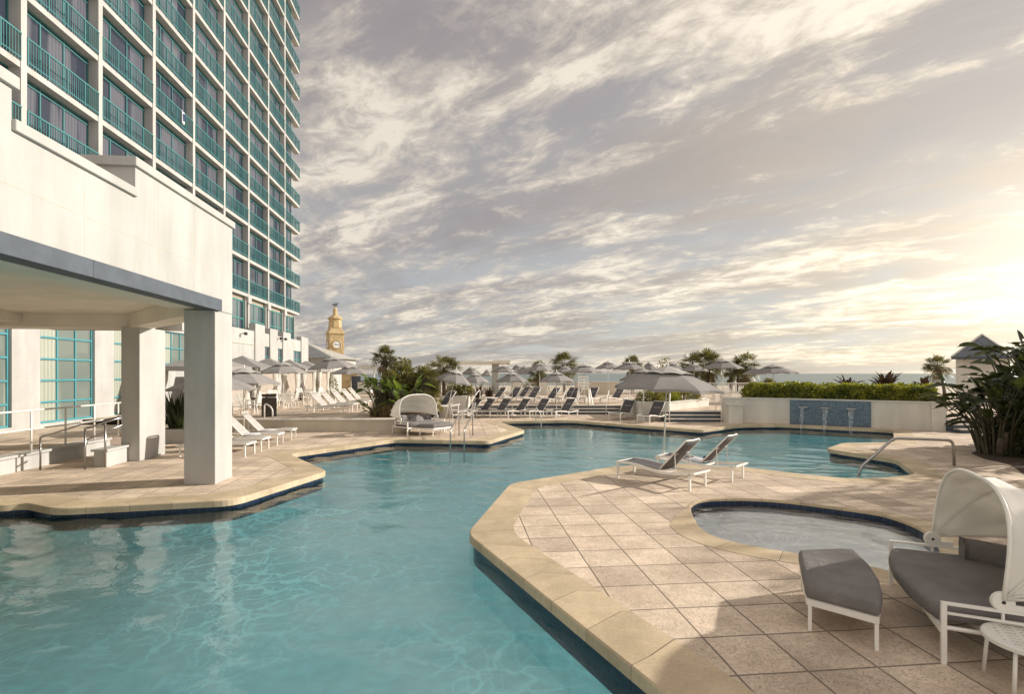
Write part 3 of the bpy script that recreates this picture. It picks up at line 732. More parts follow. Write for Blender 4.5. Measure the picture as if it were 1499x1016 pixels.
def rail_mb(L, wrap=False):
    mb = MB(); mb.box(.02, .07, 0, L, 1.0, 1.06).box(.03, .06, 0, L, .10, .14); n = int(L/.128)
    for j in range(n+1):
        y = .02+(L-.04)*j/n; big = j % 8 == 0
        mb.box(.035 if not big else .02, .055 if not big else .07, y-(.011 if not big else .025), y+(.011 if not big else .025), 0.0, 1.0)
    if wrap: mb.box(-.45, .02, L-.05, L, 1.0, 1.06).box(-.45, .02, L-.045, L-.005, .1, .14); [mb.box(-.45+.11*j, -.43+.11*j, L-.035, L-.015, 0, 1.0) for j in range(4)]
    return mb
Rg = Matrix(((CT, -ST, 0, 0), (ST, CT, 0, 0), (0, 0, 1, 0), (0, 0, 0, 1)))
def win_mb(L):
    hgt = FH-.25; mb = MB(); t = .05
    for y in (0, L*.30, L*.62, L-.06): mb.box(-.04, .04, y, y+.06, 0, hgt)
    mb.box(-.035, .035, .06, L-.06, 0, .06).box(-.035, .035, .06, L-.06, hgt-.22, hgt-.14).box(-.035, .05, .06, L-.06, hgt-.07, hgt)
    return mb
def pane_mb(L): return MB().add([(0, .02, .02), (0, L-.02, .02), (0, L-.02, FH-.26), (0, .02, FH-.26)], [(0, 1, 2, 3)])
protos = {}
rest_r, rest_w, rest_p = MB(), MB(), MB()
for i in range(-1, NB):
    last = i == NB-1; L = bay_w if not last else VE-(V0+W_*i)-.14
    for k in range(NF):
        z = Z0+FH*k; v = V0+W_*i+.14; Y = G(-UT, v+2).y; x = 749.5+F*G(-UT, v+2).x/Y; y = HY-F*(z+1.3-H)/Y
        mm = (z+2.6-H)*CT/UT
        vis = y > -55 and (x > 341 or mm > (.665 if 198 < x+60 else .55)) and i >= 0
        key = 'last' if last else 'bay'
        loc = G(-UT, v, z)-tw.location; wl = G(-UT-REC+.06, v, z)-tw.location
        if vis:
            if key not in protos:
                ro = rail_mb(L, last).xf(Rg).build('balcony_railing', M['teal'], tw); wo = win_mb(L if not last else L-1.3).xf(Rg).build('balcony_window', M['teal'], tw)
                po = pane_mb(L if not last else L-1.3).xf(Rg).build('pane', M['towerglass'], wo)
                protos[key] = (ro, wo, po)
            else:
                ro, wo, po = (q.copy() for q in protos[key])
                for q in (ro, wo, po): C.objects.link(q)
                po.parent = wo
            ro.location = loc; wo.location = wl
        else:
            for R_, mbf, l_ in ((rest_r, rail_mb(L), loc), (rest_w, win_mb(L if not last else L-1.3), wl), (rest_p, pane_mb(L if not last else L-1.3), wl)):
                if z > 30 and R_ is rest_r: continue
                mbf.xf(Matrix.Translation(l_) @ Rg); R_.add(mbf.v, mbf.f)
for nm, mb, mt in (('distant_railings', rest_r, 'teal'), ('distant_windows', rest_w, 'teal'), ('distant_panes', rest_p, 'towerglass')):
    stuff(mb.build(nm, M[mt], tw))
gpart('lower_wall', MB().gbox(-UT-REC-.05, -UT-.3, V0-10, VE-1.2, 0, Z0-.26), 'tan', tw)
for i in range(3, NB):
    v = V0+W_*i; a, b = v+.55, (v+W_-.55 if i < NB-1 else VE-1.6)
    window(tw, -UT-.1, a, b, 5.2, 8.05, 3, 2, .09, 'tealgreen', 'podglass', 'lobby_window', deep=.1)
    gpart('bracket', MB().gbox(-UT-.28, -UT+.12, v-.32, v+.32, 7.9, 8.40), 'stucco', tw)
    gpart('window_surround', MB().gbox(-UT-.29, -UT-.02, b+.02, b+.14, 5, 8.1), 'stucco', tw)
# towel over a railing
v = V0+W_*3+3.0; zz = HY
tv = VU(266, UT); k = round((QY(178, G(-UT, tv).y)-Z0-.5)/FH); z = Z0+FH*k
rows = []
for j in range(10):
    t = j/9; rows.append([G(-UT+.09+.02*math.sin(q*1.7)+(.0 if j else -.05), tv-.16+.32*q/6, z+1.075-.78*t+.02*math.sin(q*1.3)) for q in range(7)])
tag(MB().grid(rows).build('beach_towel', M['towel'], solid=.02, smooth=True), 'white towel with a navy print hung over a teal tower railing', 'towel')
mb = MB(); q = [(-.12, .30), (.02, .40), (.13, .25), (.08, -.05), (-.10, -.1)]
mb.add([G(-UT+.125, tv+a, z+.55+b) for a, b in q]+[G(-UT+.135, tv+a, z+.55+b) for a, b in q], [(0, 1, 2, 3, 4), (5, 6, 7, 8, 9)])
mb.build('towel_print', M['bluecloth'], bpy.data.objects['beach_towel'])
# ------------------------------------------------------------------ sun loungers
def arc(p, q, n=6): return [Vector(p).lerp(Vector(q), i/n) for i in range(n+1)]
def make_lounger(label, group, sling):
    t = thing('sun_lounger', label, 'sun lounger', group=group)
    prof = [(0, .36), (.15, .375), (.4, .375), (.7, .345), (.95, .30), (1.2, .275), (1.5, .29), (1.78, .325), (1.95, .345)]
    mb = MB()
    for s in (-1, 1):
        for i in range(len(prof)-1):
            a, b = prof[i], prof[i+1]; mb.bar((a[0]-.004, .33*s, a[1]), (b[0]+.004, .33*s, b[1]), .03, .055)
    for x, z in ((.01, .36), (1.94, .343), (1.2, .27)): mb.bar((x, -.33, z), (x, .33, z), .035, .045)
    mb.build('frame', M['white'], t, bevel=.006, seg=1)
    for x, s in ((.06, -1), (.06, 1), (1.85, -1), (1.85, 1)):
        MB().bar((x, .32*s, 0), (x, .32*s, .34), .05, .035).build('leg', M['white'], t)
    rows = []
    for i in range(9):
        x = .04+1.12*i/8; z = .385-.055*(x/1.16)**2; rows.append([(x, -.31+.62*j/6, z-.022*(1-(2*j/6-1)**2)) for j in range(7)])
    MB().grid(rows).build('seat_sling', sling, t, smooth=True, solid=.008)
    an = R(47); hx, hz = 1.14, .345
    def B(l, y, o=0): return (hx+l*math.cos(an)-o*math.sin(an), y, hz+l*math.sin(an)+o*math.cos(an))
    mb = MB()
    for s in (-1, 1): mb.tube([B(0, .315*s), B(.5, .315*s), B(.86, .315*s)], .016, 6)
    mb.tube([B(.86, .315), B(.89, .25, .012), B(.90, .0, -.01), B(.89, -.25, .012), B(.86, -.315)], .018, 6)
    bf = mb.build('back_frame', M['white'], t, smooth=True)
    MB().grid([[B(.03+.84*i/6, -.30+.60*j/6, -.03*(1-(2*j/6-1)**2)) for j in range(7)] for i in range(7)]).build('back_sling', sling, t, smooth=True, solid=.008)
    mb = MB()
    for s in (-1, 1): mb.tube([B(.50, .30*s, -.02), (1.52, .30*s, .30)], .009, 5)
    mb.tube([B(.50, .30, -.02), B(.50, -.30, -.02)], .008, 5)
    mb.build('support_strut', M['white'], t)
    return t
darkL = make_lounger('charcoal sun lounger on the paved island nearest the wading pool, umbrella pole beside it', 'sun loungers by the pool', M['sling'])
paleL = make_lounger('nearest pale grey lounger on the left deck, half hidden by the front pillar', 'sun loungers by the pool', M['greysling'])
fl, fr, hl, hr = P(902, 698), P(925.5, 695), P(1001, 716), P(1027.5, 712)
f0, h0 = (fl+fr)/2, (hl+hr)/2
rzA = math.atan2((h0-f0).y, (h0-f0).x)
darkL.location = f0; darkL.rotation_euler = (0, 0, rzA)
dup(darkL, f0+Vector((1.12, .80, 0)), rzA+R(4), 'charcoal sun lounger on the paved island with a white towel, farther from wading pool')
LG = 'sun loungers by the pool'
lx = [('nearest pale grey lounger on the left deck, half hidden by the front pillar', 15.4), ('pale grey sun lounger on the left deck, second from the front pillar', 16.55),
      ('pale grey lounger on the left deck with a folded towel, third from front pillar', 17.85), ('pale grey sun lounger on the left deck nearest the low beige wall', 19.2)]
for i, (lb, Y) in enumerate(lx):
    l = Vector((-7.62-.10*i, Y, 0)); rz = math.pi+TH+R(-2+2*i)
    if i == 0: paleL.location = l; paleL.rotation_euler = (0, 0, rz)
    else: dup(paleL, l, rz, lb)
ordn = ['first', 'second', 'third', 'fourth', 'fifth', 'sixth', 'seventh', 'eighth', 'ninth', 'tenth', 'eleventh']
for i, (px, Y) in enumerate([(664, 28.2), (684, 28.5), (710, 28.6), (737, 28.6), (768, 28.6), (806, 28.4)]):
    dup(darkL, Q(px, Y), R(44+random.uniform(-4, 4)), 'charcoal lounger on the lower deck before the long steps, %s from left in its row' % ordn[i])
dup(darkL, Q(899, 26.9), R(50), 'charcoal sun lounger left of the pair on the pool edge by the bent planter wall')
dup(darkL, Q(941, 25.3), R(48), 'charcoal sun lounger right of the pair on the pool edge by the bent planter wall')
for i, (px, Y) in enumerate([(706, 33.6), (732, 34), (744, 35.4), (760, 33.4), (786, 32.6), (812, 33.8), (823, 33.0), (851, 33.4), (884, 33.2), (1004, 33.5)]):
    dup(darkL, Q(px, Y, TZ), R(46+random.uniform(-9, 9)), 'charcoal lounger up on the terrace behind the steps, %s from left in its row' % ordn[i])
dup(darkL, Q(620, 25.6, TZ), R(42), 'charcoal sun lounger alone on the terrace edge right of the palm cluster')
for i, (px, Y) in enumerate([(474, 25.2), (487, 26.6), (499, 28.2), (510, 30.0), (519, 32)]):
    dup(paleL, Q(px+34, Y, TZ), R(172+random.uniform(-4, 4)), 'pale sun lounger on the terrace left of the palm cluster, %s row back' % ordn[i])

def heap(name, label, cat, loc, sx, sy, h, mat, rz=0):
    rows = []
    for i in range(9):
        for_ = []
        for j in range(9):
            x, y = -1+i/4, -1+j/4; e = max(0, 1-max(abs(x), abs(y))**4)
            for_.append((x*sx/2, y*sy/2, h*e*(.8+.3*mnoise.noise((x*2+loc[0], y*2, 1)))))
        rows.append(for_)
    o = MB().grid(rows).build(name, mat, smooth=True, loc=loc); o.rotation_euler = (0, 0, rz); return tag(o, label, cat)
q = f0+Vector((1.12, .80, 0)); dv = Vector((math.cos(rzA), math.sin(rzA), 0)); nv = Vector((-dv.y, dv.x, 0))
heap('towel', 'crumpled white towel on the seat of the farther island lounger', 'towel', q+dv*.95+Vector((0, 0, .345)), .5, .45, .07, M['towel'], rzA)
heap('cloth_bundle', 'small dark blue bundle beside the backrest of the farther island lounger', 'bundle', q+dv*1.12+nv*.12+Vector((0, 0, .36)), .18, .16, .11, M['bluecloth'])
l3 = Vector((-7.82, 17.85, 0))
heap('towel', 'folded white towel lying on the third pale lounger of the left deck', 'towel', l3+Vector((-1.0, -.1, .35)), .6, .5, .05, M['towel'], .1)
heap('towel', 'white towel lying on the pale lounger nearest the low beige wall', 'towel', Vector((-7.92, 19.2, 0))+Vector((-.95, -.1, .35)), .6, .45, .04, M['towel'], .1)

# ------------------------------------------------------------------ umbrellas
def make_umbrella(rad, label):
    t = thing('umbrella', label, 'umbrella', group='grey sun umbrellas round the pool')
    MB().tube([(0, 0, .03), (0, 0, 2.62)], .021, 10).build('pole', M['white'], t, smooth=True)
    MB().lathe([(.24, 0), (.24, .03), (.20, .05), (.05, .06), (.035, .22), (.028, .22)], 20).build('base', M['white'], t)
    n = 8
    def ringpt(f, k, drop=0.0):   # k in 0..n*4
        a = 2*math.pi*k/(n*4); ph = (k % 4)/4; sc = math.sin(math.pi*ph)
        r = rad*f*(math.cos(math.pi/n)/math.cos((a % (2*math.pi/n))-math.pi/n)); r *= 1-.055*sc*f*f
        z = 2.55-.56*(.62*f+.38*f*f)*(rad/1.48)**.35+.03*sc*f*f-drop
        return (r*math.cos(a), r*math.sin(a), z)
    rows = [[ringpt(f, k % (n*4)) for k in range(n*4+1)] for f in (.06, .2, .36, .52, .68, .84, 1.0)]
    rows.append([ringpt(1.0, k % (n*4), .07+.02*math.sin(k*math.pi/2)) for k in range(n*4+1)])
    MB().grid(rows).build('canopy', M['canvas'], t, smooth=False, solid=.006)
    rows = []
    for f in (.02, .18, .34, .46):
        rr = []
        for k in range(n*4+1):
            x, y, z = ringpt(f, k % (n*4)); rr.append((x, y, z+.075-.05*f+(.03*math.sin(math.pi*((k % 4)/4)) if f > .4 else 0)))
        rows.append(rr)
    MB().grid(rows).build('vent_cap', M['ventcanvas'], t, solid=.006)
    MB().lathe([(.03, 2.60), (.035, 2.66), (.02, 2.70), (.012, 2.74)], 8).build('finial', M['white'], t)
    for k in range(n):
        a = 2*math.pi*k/n; x, y, z = ringpt(1.0, k*4)
        MB().bar((.03*math.cos(a), .03*math.sin(a), 2.47), (x*.97, y*.97, z-.02), .015, .02).build('rib', M['white'], t)
    return t
bigU = make_umbrella(1.50, 'large taupe umbrella with a pale vent on the paved island between two loungers')
smlU = make_umbrella(1.05, 'grey umbrella among the lower deck loungers, nearest the left end of the long steps')
bigU.location = P(971, 672.5); bigU.rotation_euler = (R(1.5), R(2.2), .28)
UG = 'grey sun umbrellas round the pool'
def um(src, px, Y, z, top_y, label, half=None, rz=None, tilt=None):
    zt = QY(top_y, Y)-z; r0 = 1.5 if src is bigU else 1.05
    k = (half*Y/F)/(r0*.97) if half else 1.0
    o = dup(src, Q(px, Y, z), random.uniform(0, .78) if rz is None else rz, label, UG, (k, k, zt/2.72)); o.rotation_euler.x = 0
    if tilt: o.rotation_euler.x, o.rotation_euler.y = tilt
    return o
# left deck
um(bigU, 357, 21.3, 0, 534.5, 'taupe umbrella on the left deck beside the pale loungers, right of the front pillar', 51)
um(bigU, 312, 18.6, 0, 541, 'taupe umbrella mostly hidden behind the front pillar, its edge showing both sides', 58)
um(bigU, 414.5, 29.5, TZ, 527, 'umbrella with a white vent in front of the curtained cabanas', 33)
um(bigU, 491, 34.5, TZ, 519, 'dark umbrella highest of the two below the clock tower', 34, tilt=(R(2), R(-4)))
um(bigU, 514, 38.5, TZ, 533, 'dark umbrella lower of the two below the clock tower', 29.5)
um(smlU, 650, 24.4, 0.0, 535, 'small pale umbrella tilted to one side behind the hooded daybed', 25, tilt=(R(4), R(12)))
# small ones by the long steps
smlU.location = Q(695.5, 29.2); smlU.rotation_euler = (0, 0, .2); smlU.scale = (.74, .74, (QY(543, 29.2))/2.72)
um(smlU, 749.7, 30.2, 0, 542, 'grey umbrella standing at the foot of the long steps, between third and fourth lounger', 23.5)
um(smlU, 814.7, 30.2, 0, 541.5, 'grey umbrella at the foot of the long steps beside the sixth lounger', 25)
um(smlU, 942, 27.1, 0, 537, 'grey umbrella behind the pair of loungers, half covered by the large island umbrella', 34)
# terrace
for px, Y, top, half, lb in [
    (790, 41, 529, 20, 'grey umbrella up on the terrace in front of the small low palm'),
    (855, 37, 531, 27, 'wide grey umbrella on the terrace, behind the umbrella of the sixth lounger'),
    (890, 48, 527, 19, 'darker grey umbrella on the terrace, third from the right before the large island umbrella'),
    (921, 42, 527, 23.5, 'grey umbrella on the terrace beneath the round shrubby palm'),
    (950, 58, 528, 14, 'distant umbrella just left above the large island umbrella'),
    (983, 50, 529, 18, 'distant umbrella peeping over the vent of the large island umbrella'),
    (1016, 45, 531, 20, 'grey umbrella right behind the large island umbrella, below the big palm'),
    (1058, 35.5, 523, 28, 'tallest grey umbrella over the white chairs on the terrace'),
    (1132, 34, 531.5, 32, 'grey umbrella behind the left end of the hedge'),
    (1107, 41, 536, 18, 'grey umbrella partly hidden between the tallest one and the one behind the hedge'),
    (738, 45, 533, 20, 'grey umbrella on the terrace beside the white pergola column'),
    (690, 55, 535, 15, 'distant grey umbrella under the flat pergola roof'),
    (670, 60, 538, 9, 'smallest umbrella under the pergola, seen beside the tilted pale one'),
    (713, 60, 539, 9, 'tiny distant umbrella left of the pergola column'),
    (768, 51, 533, 15, 'distant umbrella left of the low palm, over the terrace loungers'),
    (757, 56, 531, 13, 'distant umbrella between the pergola column and the low palm'),
    (827, 50, 534.5, 17, 'distant umbrella beneath the tall fan palm left of centre')]:
    um(smlU, px, Y, TZ if Y < 51 else -.4, top, lb, half)

# ------------------------------------------------------------------ hooded daybeds with ottoman
def dbed(label):
    t = thing('hooded_daybed', label, 'daybed', group='hooded daybeds')
    fr = MB(); wv = .88
    # seat rim
    back = [(.28-0, -wv)]+[(-.30-.72*math.sin(a), -wv*math.cos(a)) for a in [math.pi*i/14 for i in range(15)]]+[(.28, wv)]
    fr.tube([(x, y, .30) for x, y in back], .018, 6); fr.bar((.27, -wv, .28), (.27, wv, .28), .03, .055)
    fr.build('frame', M['white'], t)
    for x, y in ((.26, -wv), (.26, wv)): MB().bar((x, y, 0), (x, y, .51), .038, .038).build('leg', M['white'], t)
    for y in (-.62, .62): MB().bar((-.86, y, 0), (-.86, y, .30), .035, .035).build('leg', M['white'], t)
    for s in (-1, 1):
        a = MB().bar((.279, wv*s, .50), (-.42, wv*s, .50), .04, .022).bar((.24, wv*s, .42), (-.42, wv*s, .42), .03, .018).bar((-.12, wv*s, .42), (-.12, wv*s, .50), .02, .02).bar((-.41, wv*s, .28), (-.41, wv*s, .50), .03, .03)
        ar = a.build('arm', M['white'], t, bevel=.004, seg=1)
        pv = MB(); prof = [(.075*math.cos(2*math.pi*i/20), .075*math.sin(2*math.pi*i/20)) for i in range(20)]
        vs = [(-.12+c, wv*s+o, .575+d) for o in (-.016, .016) for c, d in prof]
        pv.add(vs, [tuple(range(20)), tuple(range(20, 40))]+[(i, (i+1) % 20, 20+(i+1) % 20, 20+i) for i in range(20)])
        pv.bar((-.10, wv*s, .535), (-.30, wv*s, .535), .028, .05)
        p = pv.build('hood_pivot', M['white'], t, bevel=.005, seg=1)
        MB().add([(-.12+.014*c/.075, wv*s+.018*s, .575+.014*d/.075) for c, d in prof]+[(-.12+.014*c/.075, wv*s-.018*s, .575+.014*d/.075) for c, d in prof], [tuple(range(20)), tuple(range(20, 40))]).build('bolt', M['dark'], p)
    poly = [(.27, -.80), (.36, -.5), (.40, -.1), (.39, .3), (.33, .66), (.27, .80)]+[(-.32-.62*math.sin(a), .80*math.cos(a)) for a in [math.pi*i/12 for i in range(13)]]
    c = MB().prism(poly, .31, .465).build('seat_cushion', M['cushion'], t, bevel=.05, seg=4, smooth=True)
    bc = MB()
    rows = []
    for i in range(17):
        a = math.pi*i/16; nx, ny = math.sin(a), math.cos(a)
        def pt(r, z): return (-.32-.62*nx*r, .80*ny*r, z)
        rows.append([pt(.98, .45), pt(.985, .60), pt(.96, .66), pt(.80, .67), pt(.745, .62), pt(.74, .50), pt(.76, .45)])
    bc.grid(rows); bc.f.append(tuple(range(7))); bc.f.append(tuple(reversed(range(16*7, 17*7))))
    bc.build('back_cushion', M['cushion'], t, smooth=True, sub=1)
    # folding hood: arches turning on the pivot axis
    def arch(ph, u, hh=.84, ww=.885):      # u 0..1 from -w to +w
        a = math.pi*u; cw = math.copysign(abs(math.cos(a))**.72, -math.cos(a)); q = hh*math.sin(a)**.50 if 0 < u < 1 else 0
        return Vector((-.12+q*math.cos(ph)*1.0, ww*cw, .60+q*math.sin(ph)))
    phs = [R(96), R(112), R(128), R(143), R(157), R(172)]
    US = [0, .01, .03, .06, .1, .15, .2]+[.2+.6*i/12 for i in range(1, 12)]+[.8, .85, .9, .94, .97, .99, 1]
    rows = []
    for i in range(21):
        x = i/20*5; j = min(4, int(x)); f = x-j; ph = phs[j]*(1-f)+phs[j+1]*f; sag = .035*math.sin(math.pi*f)
        rows.append([arch(ph, u, .84+.06*(x/5)-sag*math.sin(math.pi*u)+.006*math.sin(u*47+i*1.3)) for u in US])
    hd = MB().grid(rows).build('hood', M['hood'], t, smooth=True, solid=.005)
    for j in (0, 2, 4, 5):
        MB().tube([arch(phs[j], u, .84+.06*j/5+.012, .895) for u in US], .017 if j == 0 else .012, 6).build('hood_hoop', M['white'] if j == 0 else M['hood'], hd, smooth=True)
    return t
def ottoman(label):
    t = thing('ottoman', label, 'ottoman', group='daybed ottomans')
    poly = [(1.23, -.30), (1.25, .72), (.70, .92), (.63, .62), (.595, .30), (.60, -.1), (.66, -.58), (.80, -.55)]
    cx = .92
    MB().prism(poly, .30, .455).build('cushion', M['cushion'], t, bevel=.045, seg=4, smooth=True)
    inn = [(cx+(x-cx)*.94, (y-.1)*.95+.1) for x, y in poly]
    f = MB(); f.prism(inn, .285, .299)
    for i in range(len(inn)): a, b = inn[i], inn[(i+1) % len(inn)]; f.bar((*a, .265), (*b, .265), .02, .06)
    f.build('frame', M['white'], t)
    for x, y in ((1.19, -.30), (1.21, .69), (.72, .86), (.68, -.50)): MB().bar((x, y, 0), (x, y, .285), .03, .03).build('leg', M['white'], t)
    return t
D1 = Vector((4.17, 5.05, 0)); RZ1 = math.atan2(.41, -.912)
db = dbed('near daybed with charcoal cushions and a raised cream hood beside the wading pool'); db.location = D1; db.rotation_euler = (0, 0, RZ1)
ot = ottoman('near charcoal ottoman on white legs pulled up before the hooded daybed'); ot.location = D1; ot.rotation_euler = (0, 0, RZ1)
D2 = Q(617, 21.0); rz2 = R(-38)
dup(db, D2, rz2, 'far daybed with a cream hood by the pool ladder, below the palm cluster', 'hooded daybeds', (1.1, 1.1, 1.08))
dup(ot, D2+Vector((-.22*math.cos(rz2), -.22*math.sin(rz2), 0)), rz2, 'far low ottoman pushed against the hooded daybed by the pool ladder', 'daybed ottomans')
heap('pillow', 'dark pillow standing in the far hooded daybed', 'pillow', D2+Vector((-.2, .15, .47)), .5, .35, .28, M['cushion'], rz2+R(90))
# perforated side table
def side_table(label, loc):
    t = thing('side_table', label, 'table', loc)
    mb = MB(); n = 40; r = .29
    mb.lathe([(r-.02, .352), (r, .356), (r, .384), (r-.012, .392), (r-.045, .392), (r-.045, .386)], n, caps=False)
    mb.build('table_rim', M['white'], t, smooth=False)
    # perforated sheet: rows of slots
    s = MB(); nx = 19; w_ = .49/nx
    for i in range(nx):
        x = -.245+w_*i
        for j in range(nx):
            y = -.245+w_*j; c = (x+w_/2)**2+(y+w_/2)**2
            if c > .25**2: continue
            hole = i % 2 == 1 and j % 4 != 3 and abs(x+w_/2) < .21 and abs(y+w_/2) < .20
            if hole: h = .30*w_; s.add([(x, y, .387), (x+h, y, .387), (x+h, y+w_, .387), (x, y+w_, .387)], [(0, 1, 2, 3)]).add([(x+w_-h, y, .387), (x+w_, y, .387), (x+w_, y+w_, .387), (x+w_-h, y+w_, .387)], [(0, 1, 2, 3)]).add([(x+h, y, .387), (x+w_-h, y, .387), (x+w_-h, y+.3*w_, .387), (x+h, y+.3*w_, .387)], [(0, 1, 2, 3)])
            else: s.add([(x, y, .387), (x+w_, y, .387), (x+w_, y+w_, .387), (x, y+w_, .387)], [(0, 1, 2, 3)])
    s.build('perforated_top', M['white'], t)
    for k in range(4):
        a = R(10+90*k+45); MB().tube([((r-.03)*math.cos(a), (r-.03)*math.sin(a), .36), ((r+.0)*math.cos(a), (r+.0)*math.sin(a), 0)], .014, 8).build('leg', M['white'], t, smooth=True)
    return t
st = side_table('round white perforated side table in the near right corner', (3.93, 3.98, 0)); st.rotation_euler.z = R(62)

# ------------------------------------------------------------------ white patio chairs and tables
def patio_chair(label):
    t = thing('patio_chair', label, 'chair', group='white patio chairs')
    MB().box(-.25, .25, -.25, .25, .42, .455).build('seat', M['white'], t, bevel=.012, seg=1)
    for s in (-1, 1):
        MB().bar((.23, .24*s, 0), (.23, .24*s, .64), .035, .035).build('leg', M['white'], t); MB().bar((-.30, .24*s, 0), (-.22, .24*s, .45), .035, .035).build('leg', M['white'], t)
        MB().bar((.24, .24*s, .65), (-.30, .24*s, .67), .05, .025).build('armrest', M['white'], t)
    b = MB()
    for s in (-1, 1): b.bar((-.22, .24*s, .44), (-.36, .24*s, .98), .035, .035)
    for i in range(5): z = .56+.1*i; x = -.22-.14*(z-.44)/.54; b.bar((x, -.24, z), (x, .24, z), .02, .05)
    b.build('slatted_back', M['white'], t); return t
def patio_table(label):
    t = thing('patio_table', label, 'table', group='white patio tables')
    MB().lathe([(.44, .70), (.46, .71), (.46, .735), (.44, .745), (.02, .745)], 24).build('tabletop', M['white'], t)
    for k in range(4): a = R(45+90*k); MB().tube([(.14*math.cos(a), .14*math.sin(a), .70), (.34*math.cos(a), .34*math.sin(a), 0)], .018, 6).build('leg', M['white'], t)
    return t
pc = patio_chair('white patio chair on the terrace behind the left handrail, nearest the front pillar'); pc.location = Q(349, 23.5, TZ); pc.rotation_euler.z = R(-60)
pt = patio_table('white round table under the umbrella with a white vent, before the cabanas'); pt.location = Q(419, 29.6, TZ)
chairs = [(361, 24.4, 20, 'white patio chair left of the brown bin, turned towards the pool'), (374, 24.6, 170, 'white patio chair directly left of the brown bin, back to the wall'),
          (405, 28.6, -30, 'white patio chair just right of the brown bin'), (411, 31, 60, 'white patio chair behind the round table before the cabanas'), (427, 29.5, 185, 'white patio chair right of the round table before the cabanas'),
          (421, 28.2, 100, 'white patio chair on the pool side of the round table before the cabanas'), (444, 33, -20, 'white patio chair by the second table before the cabanas'),
          (462, 33.4, 175, 'white patio chair right of the second table before the cabanas'), (455, 31.6, 95, 'white patio chair on the pool side of the second table'),
          (1050, 34, -10, 'white patio chair left under the tallest umbrella on the terrace'), (1062, 33, 80, 'white patio chair with its back to the pool under the tallest umbrella'),
          (1076, 34.2, 170, 'white patio chair right under the tallest umbrella on the terrace'), (1086, 31.5, 120, 'white patio chair near the hedge end, close to the steps'),
          (1097, 33, 200, 'white patio chair just left of the hedge end'), (1108, 35, 210, 'white patio chair farther back beside the hedge end'),
          (668, 25.0, 20, 'white slatted chair on the lower deck right of the far hooded daybed'), (684, 25.4, 200, 'white slatted chair by the pool ladder facing the far hooded daybed')]
for px, Y, rz, lb in chairs: dup(pc, Q(px, Y, TZ if Y not in (25.0, 25.4) else 0), R(rz), lb)
dup(pt, Q(453, 33.2, TZ), 0, 'white round table farther back before the cabanas, beneath the clock tower side'); dup(pt, Q(1064, 34.6, TZ), 0, 'white round table under the tallest umbrella on the terrace')

# ------------------------------------------------------------------ cabanas with tied curtains
def cabana(label):
    t = thing('cabana', label, 'cabana', group='curtained cabanas'); s = 1.45
    for x in (-1, 1):
        for y in (-1, 1): MB().bar((s*x, s*y, 0), (s*x, s*y, 2.25), .07, .07).build('post', M['white'], t)
    rf = MB(); ap = (0, 0, 2.95); e = s+.12
    rows = []
    for f in (0, .35, .7, 1.0):
        rr = []
        for a, b in (((-1, -1), (1, -1)), ((1, -1), (1, 1)), ((1, 1), (-1, 1)), ((-1, 1), (-1, -1))):
            for i in range(4): q = i/4; rr.append(((a[0]+(b[0]-a[0])*q)*e*f, (a[1]+(b[1]-a[1])*q)*e*f, 2.95-.70*f-.05*math.sin(math.pi*f)))
        rr.append(rr[0]); rows.append(rr)
    rows.append([(x, y, z-.22) for x, y, z in rows[-1]])
    rf.grid(rows).build('roof', M['canvas'], t, solid=.01)
    wl = MB().box(-s, s, -.01, .01, .02, 2.2).xf(Matrix.Translation((0, s-.1, 0))); wl.build('back_panel', M['cabback'], t)
    for x in (-1, 1):
        for y in (-1, 1):
            rows = []; n = 26
            for j in range(15):
                z = 2.2-2.15*j/14; tz = 1.05; g = .30-.20*math.exp(-((z-tz)/.42)**2)
                rows.append([(s*x+(g+.022*math.sin(9*2*math.pi*i/n+j*.2))*math.cos(2*math.pi*i/n)*.95-x*.12, s*y+(g*.55+.02*math.sin(7*2*math.pi*i/n))*math.sin(2*math.pi*i/n)-y*.05, z) for i in range(n+1)])
            MB().grid(rows).build('curtain', M['curtain'], t, smooth=True)
    MB().box(-.95, .95, -.1, .8, .0, .45).build('bench', M['cabback'], t, bevel=.03)
    return t
cb = None
for i, v in enumerate((28.0, 32.3, 36.6, 40.9, 45.2)):
    l = G(-12.7, v, TZ); lb = ['nearest', 'second', 'third', 'fourth', 'farthest'][i]+' curtained cabana with a grey pyramid roof along the white wing'
    if cb is None: cb = cabana(lb); cb.location = l; cb.rotation_euler.z = TH+R(-90)
    else: dup(cb, l, TH+R(-90), lb)

# ------------------------------------------------------------------ bin, rails, ladder
bt = thing('litter_bin', 'tall dark brown litter bin at the terrace edge, right of the curved white handrail', 'bin', Q(394, 23.2, TZ)); bt.rotation_euler.z = R(24)
bb = MB().box(-.30, .30, -.30, .30, .03, .80).box(-.27, .27, -.27, .27, .80, .93).box(-.31, .31, -.31, .31, .93, 1.0); bb.build('body', M['bin'], bt, bevel=.008)
MB().box(.301, .306, -.27, .27, .06, .90).build('side_panel', M['binpale'], bt)
MB().box(-.25, -.14, -.276, -.272, .835, .905).build('emblem_plate', M['white'], bt); mk = MB()
mk.box(-.085, .24, -.2745, -.271, .830, .834)
for i in range(7): x = -.08+.045*i; mk.box(x, x+.012, -.276, -.272, .84, .90).box(x+.012, x+.032, -.276, -.272, .862+.01*(i % 3), .876+.01*(i % 3))
mk.build('front_marking', M['white'], bt)
